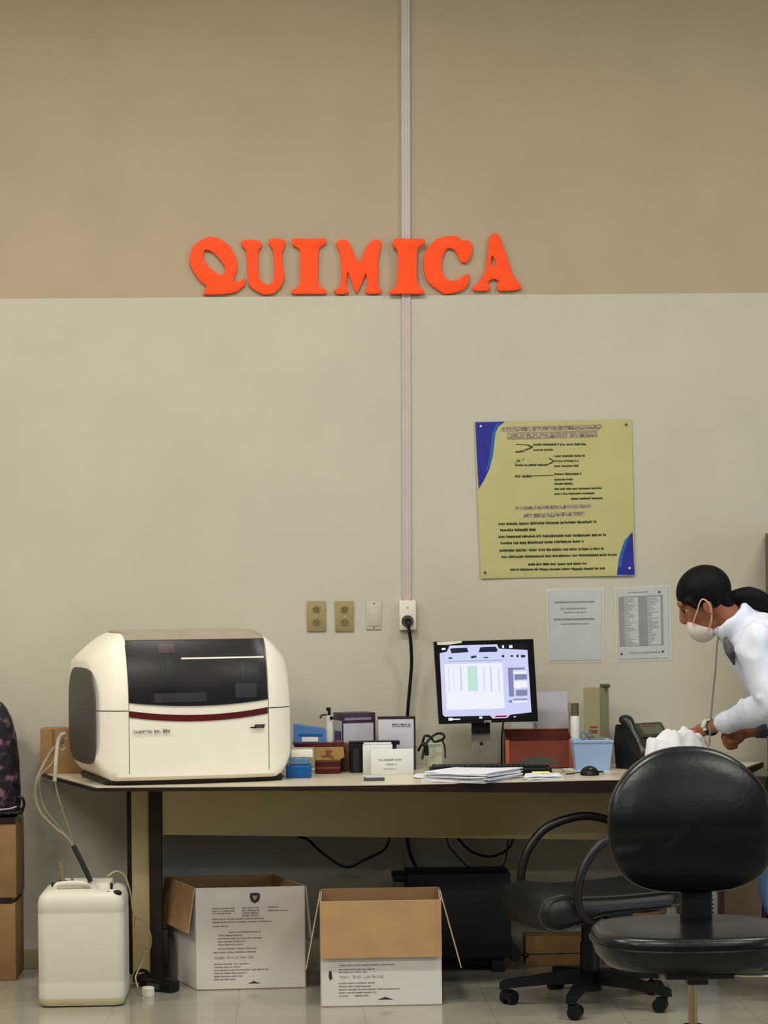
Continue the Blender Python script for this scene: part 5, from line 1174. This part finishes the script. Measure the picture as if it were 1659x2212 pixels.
# hair over the temple and nape
tube(bm, [hp(.055, near*.066, .03), hp(.040, near*.072, -.005), hp(.034, near*.070, -.025)], [.012, .010, .005], 10); tube(bm, [hp(.055, -near*.066, .03), hp(.040, -near*.072, -.005), hp(.034, -near*.070, -.025)], [.018, .014, .006], 10)
ell(bm, hp(-.062, 0, -.045), (.036, .058, .045), HT)
hair = remeshed('hair', bm, m_hair, t, .005, 4)
bm = BM(); pt = [A(1572, 1292), A(1592, 1290), A(1616, 1290), A(1640, 1297), A(1668, 1316), A(1700, 1340)]
tube(bm, pt, [.018, .030, .039, .037, .028, .012], 16); ptl = obj('ponytail', bm, m_hair, hair)
bm = BM(); tube(bm, [A(1578, 1292), A(1584, 1291)], [.024, .024], 16, False); obj('hair_tie', bm, m_shirt, hair)
bm = BM()
for s_ in (-1, 1):
    tube(bm, [hp(.070, s_*.045, .012), hp(.082, s_*.030, .016), hp(.087, s_*.014, .012)], [.002, .0034, .003], 6)
obj('eyebrow', bm, m_hair, body)
for s_ in (-1, 1):
    bm = BM(); ell(bm, hp(.075, s_*.030, -.010), (.009, .012, .005), HT); e = obj('eye', bm, mat('eye_white', (200, 190, 180), .2), body)
    bm = BM(); ell(bm, hp(.085, s_*.031, -.009), (.0045, .006, .006), HT); obj('iris', bm, m_slot, body)
    bm = BM(); tube(bm, [hp(.078, s_*.043, -.006), hp(.090, s_*.032, -.002), hp(.088, s_*.018, -.004)], .0016, 6); obj('eyelash', bm, m_hair, body)
# mask
bm = BM(); he(bm, .062, 0, -.092, (.053, .055, .058), u=36, v=24)
Q0 = hp(.092, 0, -.046); Q1 = hp(.030, 0, -.118); d = (Q1-Q0).normalized(); n = d.cross(Lv).normalized()
if n.dot(Fv) < 0: n = -n
Qm = hp(.060, 0, -.080)
bmesh.ops.bisect_plane(bm, geom=bm.verts[:]+bm.edges[:]+bm.faces[:], plane_co=Qm, plane_no=(n+Uv*-.05).normalized(), clear_inner=True)
bmesh.ops.holes_fill(bm, edges=[e for e in bm.edges if e.is_boundary]); mk = obj('face_mask', bm, m_mask, t, ang=50)
bm = BM()
for s_ in (-1, 1):
    y_ = .078
    tube(bm, [hp(.082, s_*.050, -.062), hp(.045, s_*.072, -.030), hp(.012, s_*.082, -.001), hp(-.004, s_*.086, -.004), hp(-.008, s_*.084, -.030), hp(.010, s_*.070, -.075), hp(.042, s_*.052, -.108)], .0028, 8)
obj('ear_loop', bm, m_strap, mk)
# coat
bm = BM()
tube(bm, [A(1592, 1350), A(1625, 1385), ch, ch.lerp(pv, .5), pv, pv+V((.02, 0, -.18)), pv+V((.03, 0, -.36))], [.070, .120, .150, .140, .155, .17, .175], 24)
for s_, sh in ((-1, Nsh), (1, Fsh)): ell(bm, sh+V((.01, 0, .0)), (.072, .070, .078))
ell(bm, A(1640, 1360), (.085, .17, .06)); ell(bm, A(1680, 1400), (.14, .18, .12))
ncf = Nel.lerp(Nwr, .80)
tube(bm, [Nsh, Nsh.lerp(Nel, .5), Nel, Nel.lerp(Nwr, .4), ncf], [.066, .066, .061, .051, .041], 18)
tube(bm, [A(1640, 1500, -1.15), A(1660, 1530, -1.13), A(1625, 1556, -1.0)], [.02, .035, .02], 10)
fcf = Fel.lerp(Fwr, .70)
tube(bm, [Fsh, Fsh.lerp(Fel, .5), Fel, fcf], [.064, .062, .056, .042], 18)
# stand-up collar
cn = (hp(-.04, 0, -.09)*.52+nb*.48); axd = (nb-hp(-.03, 0, -.06)).normalized(); fx, fy = frame(axd)
for k in range(24):
    a = 2*pi*k/24; c = cn+(fx*cos(a)+fy*sin(a))*.066; tube(bm, [c+axd*-.018, c+axd*.035], [.011, .014], 8, False)
# folds on the sleeve
for f0, r in ((.22, .050), (.36, .047), (.52, .043), (.68, .039)):
    c = Nel.lerp(Nwr, f0); dd = (Nwr-Nel).normalized(); fx2, fy2 = frame(dd); tube(bm, [c+(fx2*cos(a)+fy2*sin(a))*r+dd*(.02*sin(a*1.0)) for a in [k*pi/5 for k in range(11)]], .0075, 8)
coat = remeshed('coat', bm, m_coat, t, .0075, 5, .45)
nrm_ = [v.normal.copy() for v in coat.data.vertices]
for v, n_ in zip(coat.data.vertices, nrm_):
    p_ = v.co.copy(); k_ = noise.noise(V((p_.x*9+p_.z*7, p_.y*5, p_.z*3-p_.x*4))); k2 = noise.noise(V((p_.x*20+3, p_.y*14, p_.z*11-p_.x*16)))
    v.co = p_+n_*(.010*(1-abs(k_)*3)*.6+.0045*k2)
bm = BM(); dd = (Nwr-Nel).normalized(); fx2, fy2 = frame(dd); tube(bm, [ncf+dd*.001, ncf+dd*.0035], [.040, .036], 24, False); obj('cuff', bm, m_coat, coat)
dd2 = (Fwr-Fel).normalized(); bm = BM(); tube(bm, [fcf+dd2*-.03, fcf+dd2*.004, fcf+dd2*.034], [.043, .041, .033], 22, False); obj('dark_cuff', bm, m_shirt, coat)
bm = BM(); tube(bm, [A(1567, 1378, -.97), A(1572, 1392, -.985), A(1578, 1410, -.99), A(1586, 1436, -.985)], [.008, .016, .018, .004], 12); obj('shirt', bm, m_shirt, t)
bm = BM(); tube(bm, [A(1556, 1366, -.93), A(1549, 1392, -.93), A(1546, 1440, -.93), A(1540, 1500, -.93), A(1535, 1560, -.93), A(1532, 1612, -.93)], .0032, 8); obj('lanyard', bm, mat('grey_cord', (122, 116, 104), .6), t)
# watch
wc = Nwr.lerp(Nha, .12); fx2, fy2 = frame(dd); bm = BM()
R = []
for k in range(33):
    a = 2*pi*k/32; R.append(wc+(fx2*cos(a)+fy2*sin(a))*.0275)
tube(bm, R, .010, 8, False, flat=.45); w_ = obj('wristwatch', bm, m_dark, t)
bm = BM(); wd = V((-.35, -.75, .45)).normalized(); wd = (wd-dd*wd.dot(dd)).normalized(); c = wc+wd*.027; box(bm, (-.014, -.016, 0), (.014, .016, .010), .003, 2, Matrix((dd, wd.cross(dd), wd)).transposed().to_4x4()); 
bmesh.ops.translate(bm, vec=c, verts=bm.verts); obj('watch_case', bm, m_whp, w_)
bm = BM(); a0 = math.atan2(wd.dot(fy2), wd.dot(fx2)); tube(bm, [wc+(fx2*cos(a0+x)+fy2*sin(a0+x))*.029 for x in [-.9+k*.1 for k in range(19)]], .0095, 8, False, flat=.4); obj('white_band', bm, m_whp, w_)
# trousers and shoes
bm = BM()
for hipp, k_, a_ in an: tube(bm, [hipp, hipp.lerp(k_, .5), k_, k_.lerp(a_, .5), a_+V((0, 0, .03))], [.105, .096, .084, .08, .075], 18)
ell(bm, pv, (.13, .16, .12)); tr = remeshed('trousers', bm, m_trs, t, .01, 4)
for hipp, k_, a_ in an:
    bm = BM(); c = V((a_.x-.06, a_.y, 0)); R = []
    for z, s in ((.001, .96), (.02, 1), (.05, .95), (.075, .7), (.095, .5)): R.append([V((c.x+(.02 if z > .06 else 0)+(.145*s if s > .9 else .13*s)*cos(q_)+(.03*(1-s)*2), c.y+.050*s*sin(q_)*(1.0 if s > .8 else 1.1), z)) for q_ in [2*pi*k/28 for k in range(28)]])
    loft(bm, R); obj('shoe', bm, m_shoe, t)
# ------------------------------------------------------------ lights
m_dif = mat('lamp_diffuser', (255, 246, 228), .5, var=0, emit=3)
ZL = 4.3
def lamp(x, y, e, col=(1, .955, .87)):
    t = thing('ceiling_light', 'long white ceiling luminaire, out of the picture above', 'ceiling light', (x, y, ZL), 0, 'ceiling luminaires')
    bm = BM(); box(bm, (x-.62, y-.16, ZL+.02), (x+.62, y+.16, ZL+.09), .004); obj('housing', bm, m_whp, t)
    bm = BM(); box(bm, (x-.59, y-.13, ZL+.005), (x+.59, y+.13, ZL+.0195), .003); obj('diffuser', bm, m_dif, t)
    for dx in (-.5, .5):
        bm = BM(); cyl(bm, (x+dx, y, ZL+.088), .006, ZC-ZL-.088, 8); obj('suspension_rod', bm, m_con, t)
    l = bpy.data.lights.new('lamp_light', 'AREA'); l.shape = 'RECTANGLE'; l.size = 1.18; l.size_y = .26; l.energy = e; l.color = col
    o = bpy.data.objects.new('lamp_light', l); C.objects.link(o); o.parent = t; o.location = (0, 0, -.002)
E = 84
for y, k in ((-2.3, .84), (-5.2, .72), (-8.4, .4)):
    for x, kx in ((-3.4, 1.15), (-.6, .95), (2.4, .78)): lamp(x, y, E*k*kx)
# unseen window added in the right wall for a cool side light
t = thing('added_window', 'tall window added for cool fill light in the right wall, out of the picture', 'window', (XR-.01, -4.6, .9))
bm = BM(); box(bm, (XR-.05, -5.6, .85), (XR-.001, -3.6, .92), .004); box(bm, (XR-.05, -5.6, 2.48), (XR-.001, -3.6, 2.55), .004)
for yy in (-5.6, -4.635, -3.67): box(bm, (XR-.05, yy, .9), (XR-.001, yy+.07, 2.5), .004)
obj('added_window_frame', bm, m_whp, t)
bm = BM(); box(bm, (XR-.02, -5.55, .9), (XR-.012, -3.65, 2.5)); obj('added_window_pane', bm, mat('cool_fill_pane', (190, 215, 255), .3, var=0, emit=1.5), t)
l = bpy.data.lights.new('cool_fill', 'AREA'); l.shape = 'RECTANGLE'; l.size = 1.9; l.size_y = 1.6; l.energy = 55; l.color = (.62, .80, 1)
o = bpy.data.objects.new('cool_fill', l); C.objects.link(o); o.location = (XR-.06, -4.6, 1.7); o.rotation_euler = (0, radians(90), 0)
w = bpy.data.worlds.new('world'); bpy.context.scene.world = w; w.use_nodes = True
w.node_tree.nodes['Background'].inputs[0].default_value = (.8, .85, 1, 1); w.node_tree.nodes['Background'].inputs[1].default_value = .2
vs = bpy.context.scene.view_settings; vs.view_transform = 'Standard'; vs.look = 'None'; vs.exposure = 0; vs.gamma = 1
try: vs.use_curve_mapping = False
except Exception: pass
